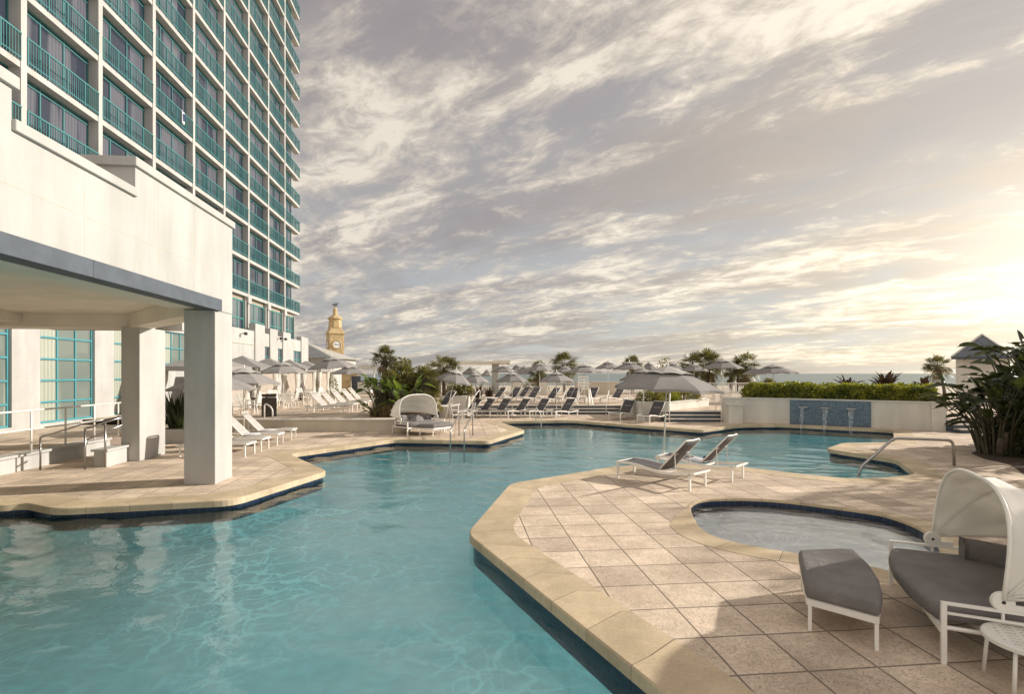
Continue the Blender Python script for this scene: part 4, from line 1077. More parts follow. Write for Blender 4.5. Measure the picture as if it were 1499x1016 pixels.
def rail(name, label, cat, pts, r, mat, posts=(), group=None, extra=()):
    base = Vector(pts[0]); base.z = min(Vector(p).z for p in pts); t = thing(name, label, cat, base, group=group)
    MB().tube(pts, r, 10).build('rail', M[mat], t, smooth=True, world=True)
    for e in extra: MB().tube(e, r*.85, 8).build('lower_rail', M[mat], t, smooth=True, world=True)
    for a, b in posts: MB().tube([a, b], r, 10).build('post', M[mat], t, smooth=True, world=True)
    return t
def bend(pts, r=.12, n=6):
    pts = [Vector(p) for p in pts]; out = [pts[0]]
    for i in range(1, len(pts)-1):
        a, b, c = pts[i-1:i+2]; u, v = (a-b), (c-b); d = min(r, u.length*.45, v.length*.45); p, q = b+u.normalized()*d, b+v.normalized()*d
        for j in range(n+1): s = j/n; out.append(p*(1-s)**2+b*2*s*(1-s)+q*s*s)
    return out+[pts[-1]]
b1 = P(1397, 682); Yr = b1.y
rail('pool_handrail', 'bent steel handrail leading from the right deck down into the pool shallows', 'handrail', bend([b1, (b1.x-.03, Yr, QY(645, Yr)), Q(1308, Yr+.05, QY(642, Yr)), Q(1259, Yr-.1, QY(684, Yr)), Q(1254, Yr-.1, -.5)], .16), .036, 'chrome')
for i, x in enumerate((661, 681)):
    a = P(x+12, 641); 
for x, lb in ((661, 'left'), (681, 'right')):
    foot = P(x+11, 638); edge = P(x, 650.5)
    rail('ladder_rail', 'polished %s grab rail of the pool ladder in front of the far hooded daybed' % lb, 'grab rail', bend([foot, (foot.x, foot.y, .82), (edge.x-.02, edge.y-.12, .52), (edge.x-.02, edge.y-.22, -.6)], .14), .022, 'chrome', group='pool ladder rails')
a = P(788, 619.5)
rail('ladder_rail', 'thin steel grab rail dipping into the far pool edge before the long steps', 'grab rail', bend([(a.x-.1, a.y+.5, 0), (a.x-.1, a.y+.5, .75), (a.x+.12, a.y-.15, .45), (a.x+.14, a.y-.2, -.4)], .14), .02, 'white', group='pool ladder rails')
def step_rail(x, y0, lb, sgn=1):
    return rail('step_handrail', lb, 'handrail', bend([(x, y0-.1, 0), (x, y0-.1, .85), (x+.35, y0+.9, 1.38), (x+.4, y0+1.25, 1.38), (x+.4, y0+1.25, .5)], .25), .024, 'white', group='white step handrails')
step_rail(-2.35, 30.8, 'white curved handrail at the left end of the long steps'); step_rail(5.5, 30.8, 'white curved handrail at the right end of the long steps')
step_rail(7.75, 26.0, 'white curved handrail at the left of the short steps, behind the island umbrella pole')
step_rail(2.9, 30.8, 'white curved handrail in the middle of the long steps')
rail('step_handrail', 'short white curved handrail before the brown litter bin', 'handrail', bend([Q(387, 22.4, .5), Q(387, 22.4, 1.15), Q(396, 22.3, 1.0), Q(399, 22.3, .85), Q(399, 22.3, .45)], .25), .03, 'white', group='white step handrails')
# short post rail at the end of the short steps
rail('step_handrail', 'short straight white rail beside the fountain wall pier', 'handrail', [(10.3, 25.9, .9), (10.35, 26.7, 1.3)], .02, 'white', [((10.3, 25.9, 0), (10.3, 25.9, .9)), ((10.35, 26.7, .5), (10.35, 26.7, 1.3))], group='white step handrails')
# walkway rails under the canopy
uw = -10.87; vs = [4.5, 7.4, 10.2, 12.4, 14.2]
vpost = [VU(45.6, 10.87), VU(96, 10.87), VU(138, 10.87), VU(173, 10.87)]
rail('walkway_railing', 'long metal railing with two bars standing on the low walkway wall', 'railing', [G(uw, 5, 1.46), G(uw, vpost[3]+.15, 1.46)], .024, 'white', [(G(uw, v, .42), G(uw, v, 1.46)) for v in [5.2]+vpost], extra=[[G(uw, 5, .98), G(uw, vpost[3]+.15, .98)]])
pa, pb = P(59, 688), P(154, 657, .0); pe = Q(179, 13.9, QY(610, 13.9))
pb = Vector((pb.x, pb.y, 0))
rail('ramp_handrail', 'steel handrail on two posts leaning up beside the stub wall', 'handrail', [P(59, 688)+Vector((0, 0, .80)), Q(124, 13.9, QY(620, 13.9)), Q(179, 14.5, QY(610, 14.5))], .022, 'chrome', [(P(59, 688), P(59, 688)+Vector((0, 0, .82)))], group='steel ramp handrails')
rail('ramp_handrail', 'nearer steel handrail with a fat post in front of the stub wall', 'handrail', [P(124.6, 687)+Vector((0, 0, 1.0)), Q(154, 13.45, QY(618, 13.45)), Q(179, 13.7, QY(611, 13.7))], .024, 'chrome', [(P(124.6, 687), P(124.6, 687)+Vector((0, 0, 1.02))), (Q(154, 13.45, 0), Q(154, 13.45, QY(618, 13.45)))], group='steel ramp handrails', extra=[[P(124.6, 687)+Vector((0, 0, .72)), Q(179, 13.7, QY(622, 13.7))]])

# ------------------------------------------------------------------ lifeguard chair, pergola, boardwalk fence
lg = thing('lifeguard_chair', 'white slatted lifeguard chair on splayed legs at the top of the long steps', 'chair', Q(855, 32.4, TZ))
for x in (-.38, .38):
    for y in (-.35, .35): MB().bar((x*1.25, y*1.2, 0), (x*.8, y*.8, .95), .06, .06).build('leg', M['white'], lg)
MB().box(-.34, .34, -.32, .32, .95, 1.0).build('seat', M['white'], lg)
b = MB()
for x in (-.3, .3): b.bar((x, .30, .98), (x, .42, 1.75), .05, .05)
for i in range(4): b.bar((-.3, .33+.03*i, 1.15+.18*i), (.3, .33+.03*i, 1.15+.18*i), .02, .10)
b.build('slatted_back', M['white'], lg)
for x in (-.36, .36): MB().bar((x, .35, 1.28), (x, -.3, 1.26), .06, .03).build('armrest', M['white'], lg)
sp = thing('side_ring', 'white ring leaning against the lifeguard chair', 'lifebuoy', Q(862, 32.0, TZ))
MB().tube([(.0+.05*math.cos(a), .27*math.cos(a), .33+.30*math.sin(a)) for a in [2*math.pi*i/20 for i in range(20)]], .055, 8, True).build('ring', M['white'], sp, smooth=True)
pg = thing('pergola', 'flat white pergola roof on a square column behind the pale umbrellas', 'pergola', Q(690, 50, 0))
zr = QY(533, 50); zr2 = QY(529, 50); xa, xb = Q(632, 50).x, Q(747, 50).x
MB().box(xa, xb, 49.6, 53, zr, zr2).build('roof', M['ceiling'], pg, world=True)
MB().box(Q(720, 50).x, Q(730, 50).x, 50, 51, TZ, zr-.005).build('column', M['stucco'], pg, world=True)
MB().box(Q(640, 50).x, Q(645, 50).x, 50, 50.4, TZ, zr-.005).build('column', M['stucco'], pg, world=True)
MB().box(Q(722, 50).x, Q(747, 50).x, 49.2, 49.59, zr+.06, zr2+.10).build('roof_sign_box', M['ceiling'], pg, world=True)
fn = thing('boardwalk_fence', 'long white picket fence between the terrace and the beach', 'fence', Q(760, 50.5, TZ))
xa, xb = Q(700, 50.5).x, Q(1190, 50.5).x
MB().box(xa, xb, 50.45, 50.52, 1.45, 1.52).box(xa, xb, 50.45, 50.52, .62, .68).build('fence_rail', M['white'], fn, world=True)
mb = MB(); n = int((xb-xa)/.16)
for i in range(n): x = xa+.16*i; mb.box(x, x+.03, 50.47, 50.50, .68, 1.45)
mb.build('pickets', M['white'], fn, world=True)
for i in range(14): x = xa+(xb-xa)*i/13; MB().box(x-.05, x+.05, 50.42, 50.55, .5, 1.58).build('fence_post', M['white'], fn, world=True)
for i, (x0, x1, y0, y1, Y, lb) in enumerate([(748, 765, 556, 576, 44, 'small white service box beside the pergola column'), (790, 800, 558, 577, 46, 'narrow white cabinet under the terrace umbrella before the low palm'),
                                      (843, 905, 559, 571, 47, 'long low sand coloured counter at the back of the terrace'), (1122, 1131, 562, 578, 46, 'small white post box behind the left end of the hedge')]):
    c = thing('terrace_cabinet', lb, 'cabinet', Q((x0+x1)/2, Y, TZ)); X0, X1 = Q(x0, Y).x, Q(x1, Y).x; zt_ = QY(y0, Y)
    MB().box(X0, X1, Y, Y+.8, TZ, zt_-.05).build('body', M['wallwhite'] if i != 2 else M['planter'], c, world=True); MB().box(X0-.05, X1+.05, Y-.05, Y+.85, zt_-.05, zt_).build('top', M['nosing'], c, world=True)
# ------------------------------------------------------------------ plants
def rnd(a, b): return random.uniform(a, b)
def fan_crown(rad, nf=46, nb=15, droop=.5, dead=6):
    """sabal crown: stalks ending in pleated fans"""
    g, d, stl = MB(), MB(), MB()
    for i in range(nf+dead):
        is_dead = i >= nf
        el = math.asin(rnd(-.35, 1)) if not is_dead else R(rnd(-75, -35)); az = rnd(0, 6.283)
        dr = Vector((math.cos(el)*math.cos(az), math.cos(el)*math.sin(az), math.sin(el)))
        ln = rad*rnd(.42, .62); tip = dr*ln+Vector((0, 0, -.10*rad*(1-el)))
        stl.tube([(0, 0, 0), dr*ln*.55+Vector((0, 0, .03)), tip], [.014, .011, .008], 4)
        ax = (tip-dr*ln*.55).normalized(); sd = ax.cross(Vector((0, 0, 1)))
        if sd.length < .1: sd = Vector((1, 0, 0))
        sd.normalize(); up = sd.cross(ax); mb = d if is_dead else g
        fl = rad*rnd(.40, .55)*(.8 if is_dead else 1)
        for k in range(nb):
            a = R(-105+210*k/(nb-1))+rnd(-.05, .05); l = fl*(.62+.38*math.cos(a*.8))*rnd(.85, 1.05)
            bd = (ax*math.cos(a)+sd*math.sin(a)).normalized(); wv = bd.cross(up).normalized()*fl*.055
            m = tip+bd*l*.55+up*.03*rad*math.cos(k*math.pi); e = tip+bd*l+Vector((0, 0, -droop*l*rnd(.3, .7)))
            o = len(mb.v); mb.add([tip-wv*.2, tip+wv*.2, m+wv, e, m-wv], [(0, 1, 2, 4), (4, 2, 3)])
    return g, d, stl
def fan_palm(label, loc, h, rad, lean=(0, 0), rz=0, seed=0, nf=46, tr=.15, group='fan palms beyond the terrace', dead=8):
    random.seed(100+seed); t = thing('fan_palm', label, 'palm tree', loc, group=group)
    pts = [(lean[0]*s*s, lean[1]*s*s, h*s-.3) for s in (0, .25, .5, .75, 1)]
    MB().tube(pts, [tr*1.25, tr, tr*.92, tr*.95, tr*1.1], 10).build('trunk', M['bark'], t, smooth=True)
    g, d, s = fan_crown(rad, nf, dead=dead); top = Vector((lean[0], lean[1], h-.25))
    for nm, mb, mt in (('crown', g, 'palm'), ('dry_fronds', d, 'palmdead'), ('frond_stalks', s, 'stem')): mb.xf(Matrix.Translation(top)).build(nm, M[mt], t)
    return t
GZ = -1.0
palms = [   # crown centre px, top px, Y, half width px, label
    (650, 508, 44, 25, 'fan palm with a full round crown above the left end of the pergola roof', TZ),
    (789, 523, 50, 16, 'small low fan palm just left of the tall one, over the terrace umbrellas', GZ),
    (826, 509, 54, 22, 'tall fan palm with a ragged crown left of centre', GZ),
    (926, 514, 55, 16, 'round shrubby palm behind the terrace umbrellas, left of the big palm group', GZ),
    (1012, 509, 53, 20, 'left and browner fan palm of the big group behind the island umbrella', GZ),
    (1037, 503, 51, 24, 'tallest and fullest fan palm of the big group behind the island umbrella', GZ),
    (1091, 509, 52, 23, 'fan palm with two bare trunks showing, right of the tallest umbrella', GZ),
    (1070, 528, 54, 14, 'low fan palm between the big group and the one with bare trunks', GZ),
    (1126, 548, 52, 15, 'fan palm with a hanging head below the umbrella behind the hedge', GZ),
    (1373, 513, 46, 19, 'lone leaning fan palm left of the metal roofed hut', TZ)]
for i, (px, top, Y, hw, lb, z) in enumerate(palms):
    rad = hw*Y/F*1.2; b = Q(px, Y, z); h = QY(top, Y)-rad*.92-z
    ln = (0, 0)
    if i == 9: b = Q(1383, Y, z); ln = (Q(1373, Y).x-b.x, 0)
    fan_palm(lb, b, max(.6, h), rad, ln, 0, i, nf=52, tr=.17 if i != 9 else .13)
b = Q(1078, 52.3, GZ); fan_palm('slimmer trunk and sparse crown beside the bare trunked fan palm', b, 4.3, 1.0, (.3, 0), 0, 31, nf=26, tr=.14)

def shrub(name, label, cat, loc, sx, sy, h, n, leaf, mat, group=None, seed=0, stems=6, ll=1.0, kind=None):
    """leafy mound: leaf blades through the volume, with stems"""
    random.seed(300+seed); t = thing(name, label, cat, loc, group=group); mb = MB(); st_ = MB()
    for k in range(stems):
        a = rnd(0, 6.28); st_.tube([(.15*math.cos(a), .15*math.sin(a), 0), (sx*.3*math.cos(a), sy*.3*math.sin(a), h*.5), (sx*.4*math.cos(a), sy*.4*math.sin(a), h*.8)], [.02, .015, .008], 4)
    for i in range(n):
        while 1:
            x, y, z = rnd(-1, 1), rnd(-1, 1), rnd(0, 1)
            r = x*x+y*y+(z*.98)**2; nn = mnoise.noise((x*1.8+seed, y*1.8, z*2.2))
            if r < 1+.5*nn and (r > .25 or random.random() < .3): break
        p = Vector((x*sx, y*sy, .06+z*h)); dr = Vector((x+rnd(-.7, .7), y+rnd(-.7, .7), z*.8+rnd(-.5, .8))).normalized()
        l = leaf*rnd(.6, 1.2)*ll; sd = dr.cross(Vector((rnd(-1, 1), rnd(-1, 1), 1))).normalized()*leaf*.28; cp = dr*l*.5+Vector((0, 0, .04*l))
        mb.add([p, p+cp+sd, p+dr*l+Vector((0, 0, -.15*l)), p+cp-sd], [(0, 1, 2, 3)])
    mb.build('foliage', M[mat], t); st_.build('stems', M['stem'], t); return t
def paddle(mb, st_, base, az, h, out, ll, lw, tilt, curl=.35):
    """one bird of paradise stalk with its paddle leaf"""
    d = Vector((math.cos(az), math.sin(az), 0)); base = Vector(base)
    p1 = base+Vector((0, 0, h*.5))+d*out*.25; p2 = base+Vector((0, 0, h))+d*out
    st_.tube([base, p1, base+Vector((0, 0, h*.8))+d*out*.62, p2], [.034, .026, .02, .013], 5)
    ax = (d*math.cos(tilt)+Vector((0, 0, math.sin(tilt)))).normalized(); sd = Vector((-d.y, d.x, 0)); up = sd.cross(ax)*-1
    rows = []; n = 9; tw = rnd(-.5, .5); sd = (sd*math.cos(tw)+up*math.sin(tw)).normalized()
    for i in range(n):
        f = i/(n-1); w_ = lw*(math.sin(math.pi*min(1, f*.93+.05))**.75)*.5; c = p2+ax*ll*f+Vector((0, 0, -curl*ll*f*f*.5))
        rows.append([c-sd*w_+up*w_*.45, c-sd*w_*.5+up*w_*.16, c, c+sd*w_*.5+up*w_*.16, c+sd*w_+up*w_*.45])
    o = len(mb.v); mb.v += [Vector(p) for r in rows for p in r]
    for i in range(n-1):
        for j in range(4):
            if j in (0, 3) and random.random() < .16: continue
            mb.f.append((o+i*5+j, o+i*5+j+1, o+(i+1)*5+j+1, o+(i+1)*5+j))
def paradise(label, loc, n, h0, h1, spread, ll, mat, seed, group, trunks=0, brad=.35, azs=None):
    random.seed(500+seed); t = thing('bird_of_paradise_plant', label, 'plant', loc, group=group); mb, st_ = MB(), MB()
    for i in range(trunks):
        a = rnd(0, 6.28); r = rnd(.1, brad*1.4); x, y = r*math.cos(a), r*math.sin(a); hh = rnd(.5, .8)*h0
        MB().tube([(x, y, -.02), (x*1.2, y*1.2, hh*.6), (x*1.5, y*1.5, hh)], [.10, .08, .065], 8).build('trunk', M['bark'], t, smooth=True)
    for i in range(n):
        a = rnd(0, 6.28) if azs is None else rnd(*azs); r = rnd(0, brad); hh = rnd(h0, h1)
        paddle(mb, st_, (r*math.cos(a), r*math.sin(a), 0), a+rnd(-.5, .5), hh, spread*rnd(.25, 1.0), ll*rnd(.75, 1.15), ll*.44*rnd(.8, 1.2), R(rnd(-20, 72)), rnd(.1, .6))
    mb.build('leaves', M[mat], t, smooth=True); st_.build('stalks', M['stem'], t); return t
PG = 'bird of paradise plants'
# right-hand clump
paradise('dark bird of paradise clump with brown trunks in the mulch bed before the hut', Q(1462, 15.6), 64, .9, 2.05, .95, .66, 'leaf', 1, PG, 9, .5)
paradise('tall dark bird of paradise clump rising at the right edge behind the nearer one', Q(1516, 16.4), 80, 1.4, 3.3, .9, .74, 'leaf', 2, PG, 7, .6)
paradise('dark bird of paradise clump at the far right edge of the mulch bed', Q(1548, 15.0), 70, 1.0, 3.3, 1.0, .8, 'leaf', 3, PG, 6, .6)
shrub('ground_shrub', 'dense dark undergrowth at the right foot of the bird of paradise clump', 'shrub', Q(1512, 15.2), 1.0, .7, 1.9, 1500, .20, 'leaf', seed=3)
shrub('ground_shrub', 'dark filler shrub behind the stems of the right bird of paradise clump', 'shrub', Q(1500, 17.2), 1.0, .8, 2.6, 1700, .24, 'leaf', seed=4)
# unseen trees added out of frame so their shade falls over the right deck
for i, (x, y, h, rr) in enumerate([(15.6, 11.6, 5.2, 1.9), (13.6, 8.0, 4.5, 1.9), (11.6, 4.6, 6.0, 2.0), (17.6, 8.6, 5.0, 2.1), (9.6, 1.2, 6.2, 2.2)]):
    random.seed(900+i); t = thing('shade_tree', ['small-leaved shade tree beyond the right edge, by the mulch bed', 'shade tree beyond the right edge behind the daybed', 'shade tree out of frame at the right of the daybed', 'taller shade tree farther out beyond the right edge', 'shade tree at the right behind the photographer'][i], 'tree', (x, y, 0), group='shade trees beyond the right edge')
    MB().tube([(0, 0, -.1), (.1, .05, h*.3), (.0, .1, h*.6), (.1, 0, h*.85)], [.16, .12, .09, .05], 8).build('trunk', M['bark'], t, smooth=True)
    mb = MB()
    for q in range(2600):
        while 1:
            p = Vector((rnd(-1, 1), rnd(-1, 1), rnd(-1, 1)))
            if random.random() > .9*max(0, p.length-.35) and p.length < 1.1+.5*mnoise.noise(p*2.2+Vector((i*7, 0, 0))) and mnoise.noise(p*2.6+Vector((i*3, 5, 1))) > -.10: break
        c = Vector((p.x*rr, p.y*rr, h*.62+p.z*h*.42)); d = Vector((rnd(-1, 1), rnd(-1, 1), rnd(-1, 1))).normalized(); e = d.cross(Vector((rnd(-1, 1), rnd(-1, 1), rnd(-1, 1)))).normalized(); l = rnd(.16, .34)
        mb.add([c, c+d*l*.5+e*l*.3, c+d*l, c+d*l*.5-e*l*.3], [(0, 1, 2, 3)])
    mb.build('crown', M['leafmid'], t)
# cluster on the terrace corner
CG = 'palm cluster on the terrace corner'
fan_palm('tall fan palm standing at the left of the terrace corner cluster', Q(566, 25.0, TZ), 2.85, .78, (-.12, 0), 0, 41, nf=44, tr=.10, group=CG)
fan_palm('fan palm with a bare brown trunk at the right of the terrace corner cluster', Q(617, 24.6, TZ), 1.75, 1.0, (.15, 0), 0, 42, nf=50, tr=.13, group=CG)
fan_palm('middle fan palm of the terrace corner cluster, half buried in leaves', Q(592, 25.6, TZ), 2.0, .95, (0, 0), 0, 43, nf=46, tr=.12, group=CG)
shrub('broadleaf_shrub', 'olive leafed shrub filling the middle of the terrace corner cluster', 'shrub', Q(584, 25.2, TZ), 1.05, .8, 2.55, 2600, .17, 'leafmid', CG, 11)
shrub('broadleaf_shrub', 'tall sunlit shrub at the left middle of the terrace corner cluster', 'shrub', Q(573, 24.6, TZ), .75, .6, 2.0, 1700, .17, 'leafmid', CG, 17)
shrub('broadleaf_shrub', 'yellowish shrub on the right of the terrace corner cluster', 'shrub', Q(622, 25.4, TZ), .85, .7, 2.0, 1700, .16, 'leafmid', CG, 12)
paradise('bright leaved paddle plant in front of the terrace corner cluster', Q(590, 23.7, TZ), 44, .35, 1.45, .8, .58, 'leafbright', 12, CG, 0, .45)
paradise('dark paddle plant at the left of the terrace corner cluster', Q(562, 24.0, TZ), 40, .4, 1.7, .65, .6, 'leafgreen', 13, CG, 0, .4)
paradise('low paddle plant leaning left from the terrace corner cluster', Q(551, 24.0, TZ), 14, .15, .6, .5, .5, 'leafbright', 14, CG, 0, .25)
def tuft(name, label, cat, loc, n, h, sp, mat, seed, wd=.012, sx=1, sy=1, group=None):
    random.seed(700+seed); t = thing(name, label, cat, loc, group=group); mb = MB()
    for i in range(n):
        a = rnd(0, 6.28); r = math.sqrt(random.random()); b = Vector((sx*r*math.cos(a), sy*r*math.sin(a), 0)); d = Vector((math.cos(a), math.sin(a), 0))*sp*rnd(.1, 1)+Vector((rnd(-.1, .1), rnd(-.1, .1), 0))
        hh = h*rnd(.6, 1.1); w_ = Vector((-d.y, d.x, 0)); w_ = (w_.normalized() if w_.length > 1e-4 else Vector((1, 0, 0)))*wd
        mb.add([b-w_, b+w_, b+d*.4+Vector((0, 0, hh*.6))+w_*.8, b+d+Vector((0, 0, hh)), b+d*.4+Vector((0, 0, hh*.6))-w_*.8], [(0, 1, 2, 4), (4, 2, 3)])
    mb.build('blades', M[mat], t); return t
tuft('grass_clump', 'reddish brown grass clump at the wall edge below the terrace corner cluster', 'grass clump', Q(570, 23.0, TZ), 420, .62, .22, 'grass', 1, sx=.85, sy=.3)
tuft('grass_clump', 'smaller dry grass clump at the right of the terrace corner cluster', 'grass clump', Q(606, 23.2, TZ), 200, .5, .2, 'grass', 2, sx=.4, sy=.3)
for i, (px, Y, lb, sx, h, n) in enumerate([(665, 30.0, 'low golden green shrub in the white planter behind the tilted umbrella', .45, .75, 900), (681, 30.2, 'low green shrub at the right of the white planter behind the tilted umbrella', .45, .8, 900)]):
    shrub('planter_shrub', lb, 'shrub', Q(px, Y, 1.06), sx, .7, h, n, .13, 'leafmid', 'planter shrubs', 20+i)
for i, (x, y, lb) in enumerate([(7.4, 28.3, 'left'), (8.6, 29.2, 'middle'), (9.9, 30.2, 'right')]):
    shrub('planter_shrub', lb+' low green shrub in the bent planter below the island umbrella', 'shrub', (x, y, .80), .85, .6, .62, 1100, .13, 'leafmid' if i != 1 else 'hedge', 'planter shrubs', 30+i)
for px, Y, lb, s in ((700, 35, 'spiky dark cordyline between the terrace loungers, left one', 1), (716, 35.5, 'spiky dark cordyline between the terrace loungers, right one', 2)):
    tuft('cordyline', lb, 'plant', Q(px, Y, TZ), 60, 1.25, .75, 'red', 10+s, .035, .1, .1, 'spiky dark plants')
tuft('strap_leaf_plant', 'dark strap leaved plant in the white box behind the front pillar', 'plant', Q(259, 18.6, .45), 70, 1.35, .55, 'leaf', 20, .055, .25, .2)
bx = thing('planter_box', 'low white planter box behind the front pillar holding a dark strap leaved plant', 'planter', Q(259, 18.3, 0))
MB().box(-.7, .7, -.3, .7, 0, .46).build('box', M['stucco'], bx, bevel=.01); MB().box(-.62, .62, -.22, .62, .461, .47).build('soil', M['soil'], bx)
# hedge on the fountain wall
def hedge():
    random.seed(77); o = thing('hedge', 'long clipped yellow green hedge growing on top of the fountain wall', 'hedge', (14, 24, 1.1)); mb, br = MB(), MB(); base = Vector((14, 24, 1.1))
    for i in range(19000):
        s = rnd(-2.1, LW-.25); dpt = rnd(.06, 2.0) if i % 3 else rnd(.05, .4)
        top = .76+.17*mnoise.noise((s*.9, dpt, 0))+.09*mnoise.noise((s*3.1, dpt*3, 5))+.05*mnoise.noise((s*8, dpt*8, 5))
        edge = min(1, (s+2.2)/.5, (LW-.12-s)/.3, (dpt+.15)/.35); top *= .55+.45*max(0, edge)
        z = top*(random.random()**(.35 if dpt > .35 else .8)); p = WP(s+rnd(-.05, .05), -dpt+.02*mnoise.noise((s*4, z*5, 2)), 1.1+max(.02, z))-base
        if dpt > .5 and z < top*.7: continue
        dr = Vector((rnd(-1, 1), rnd(-1.2, .8), rnd(-.2, 1.2))).normalized(); l = rnd(.07, .14); sd = dr.cross(Vector((rnd(-1, 1), rnd(-1, 1), rnd(-1, 1)))).normalized()*l*.36
        mb.add([p, p+dr*l*.55+sd, p+dr*l, p+dr*l*.55-sd], [(0, 1, 2, 3)])
    for i in range(90):
        s = rnd(-2, LW-.3); d_ = -rnd(.3, 1.6); br.tube([WP(s, d_, 1.1)-base, WP(s+rnd(-.1, .1), d_+.15, 1.45)-base], .012, 4)
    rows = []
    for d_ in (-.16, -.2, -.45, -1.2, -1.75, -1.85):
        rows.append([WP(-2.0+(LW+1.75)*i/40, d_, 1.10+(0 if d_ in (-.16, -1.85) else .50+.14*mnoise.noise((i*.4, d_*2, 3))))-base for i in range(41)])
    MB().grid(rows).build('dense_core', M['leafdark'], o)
    mb.build('foliage', M['hedge'], o); br.build('stems', M['stem'], o)
hedge()
def spike(label, px, Y, z, n, ln, seed):
    random.seed(800+seed); t = thing('bromeliad', label, 'plant', Q(px, Y, z), group='bronze bromeliads behind the hedge'); mb = MB()
    for i in range(n):
        a = 6.283*i/n+rnd(-.2, .2); el = R(rnd(18, 75)); d = Vector((math.cos(a)*math.cos(el), math.sin(a)*math.cos(el), math.sin(el))); l = ln*rnd(.75, 1.1); sd = Vector((-math.sin(a), math.cos(a), 0))*.07*rnd(.7, 1.2)
        up = Vector((0, 0, .05)); c1, c2 = d*l*.4, d*l*.75+Vector((0, 0, -.03*l)); e = d*l+Vector((0, 0, -.14*l))
        mb.add([-sd*.6, Vector((0, 0, -.03)), sd*.6, c1-sd+up, c1, c1+sd+up, c2-sd*.8+up, c2, c2+sd*.8+up, e], [(0, 1, 4, 3), (1, 2, 5, 4), (3, 4, 7, 6), (4, 5, 8, 7), (6, 7, 9), (7, 8, 9)])
    mb.build('leaves', M['red'], t)
spike('low bronze bromeliad behind the hedge, over the left water spout', 1240, 26, 1.55, 22, .95, 1)
spike('widest bronze bromeliad behind the hedge, over the right water spout', 1297, 25.5, 1.5, 30, 1.25, 2)
spike('upright dark bromeliad at the right end of the hedge', 1353, 25, 1.6, 20, .85, 3)
spike('small bronze bromeliad low at the far right end of the hedge', 1340, 25.6, 1.5, 14, .6, 4)

# ------------------------------------------------------------------ hut on the right
Yh = 31.0; hc = Q(1438, Yh, 0); hr_ = math.hypot(hc.x, hc.y); hs = Yh/F
ht = thing('pool_hut', 'small white hut with a grey standing seam roof behind the right plants', 'building', hc, -math.atan2(hc.x, hc.y))
cs = math.cos(math.atan2(hc.x, hc.y)); hw_ = 47*hs*cs; ze, za = QY(522, Yh), QY(490, Yh)
MB().box(-hw_*.86, hw_*.86, .5, 4.2, 0, ze-.02).build('wall', M['wallwhite'], ht)
mb = MB(); mb.add([(-hw_, 0, ze), (hw_, 0, ze), (0, 1.6, za+.1), (0, 3.0, za+.1), (-hw_, 4.6, ze), (hw_, 4.6, ze)], [(0, 1, 2), (1, 5, 3, 2), (5, 4, 3), (4, 0, 2, 3), (0, 4, 5, 1)])
mb.build('roof', M['seam'], ht)
MB().bar((-hw_, -.02, ze-.07), (hw_, -.02, ze-.07), .06, .15).build('eave_board', M['riser'], ht)
for q in (-1, 1): MB().bar((q*hw_, 0, ze+.02), (0, 1.6, za+.13), .12, .05).build('hip_cap', M['nosing'], ht)
MB().box(.3, 1.1, .47, .51, TZ, 2.4).build('door', M['riser'], ht)

# ------------------------------------------------------------------ far left: clock tower, clubhouse, kiosk
Yc = 80; c0 = Q(490.5, Yc, -1); sc = Yc/F
ct = thing('clock_tower', 'slender golden coquina clock tower with a spire rising behind the umbrellas', 'clock tower', c0); ct.rotation_euler.z = R(32)
w2 = 13.2*sc*.78; zc = lambda py: QY(py, Yc)-c0.z
MB().box(-w2, w2, -w2, w2, 0, zc(490)).build('shaft', M['coquina'], ct, bevel=.06)
MB().lathe([(w2*1.50, zc(490)), (w2*1.56, zc(489)), (w2*1.5, zc(487.5)), (w2*1.25, zc(484)), (w2*1.02, zc(479))], 4).build('cornice', M['coquina'], ct)
MB().lathe([(w2*.92, zc(480)), (w2*.86, zc(467.5))], 8).build('belfry', M['coquina'], ct)
MB().lathe([(w2*1.05, zc(467.5)), (w2*1.08, zc(466.5)), (w2*.72, zc(463)), (w2*.36, zc(462)), (w2*.26, zc(452)), (w2*.1, zc(450))], 8).build('spire', M['coquina'], ct)
vn = MB().tube([(0, 0, zc(452)), (0, 0, zc(442))], .05, 6).bar((-.45, 0, zc(447.5)), (.45, 0, zc(447.5)), .05, .05).bar((0, -.45, zc(447.5)), (0, .45, zc(447.5)), .05, .05)
vn.add([(-.5, .0, zc(445)), (.1, 0, zc(445)), (.5, 0, zc(442)), (.3, .0, zc(446.5)), (-.3, 0, zc(446.6)), (-.5, .04, zc(445)), (.1, .04, zc(445)), (.5, .04, zc(442)), (.3, .04, zc(446.5)), (-.3, .04, zc(446.6))], [(0, 1, 2, 3, 4), (9, 8, 7, 6, 5)])
vn.build('weather_vane', M['dark'], ct)
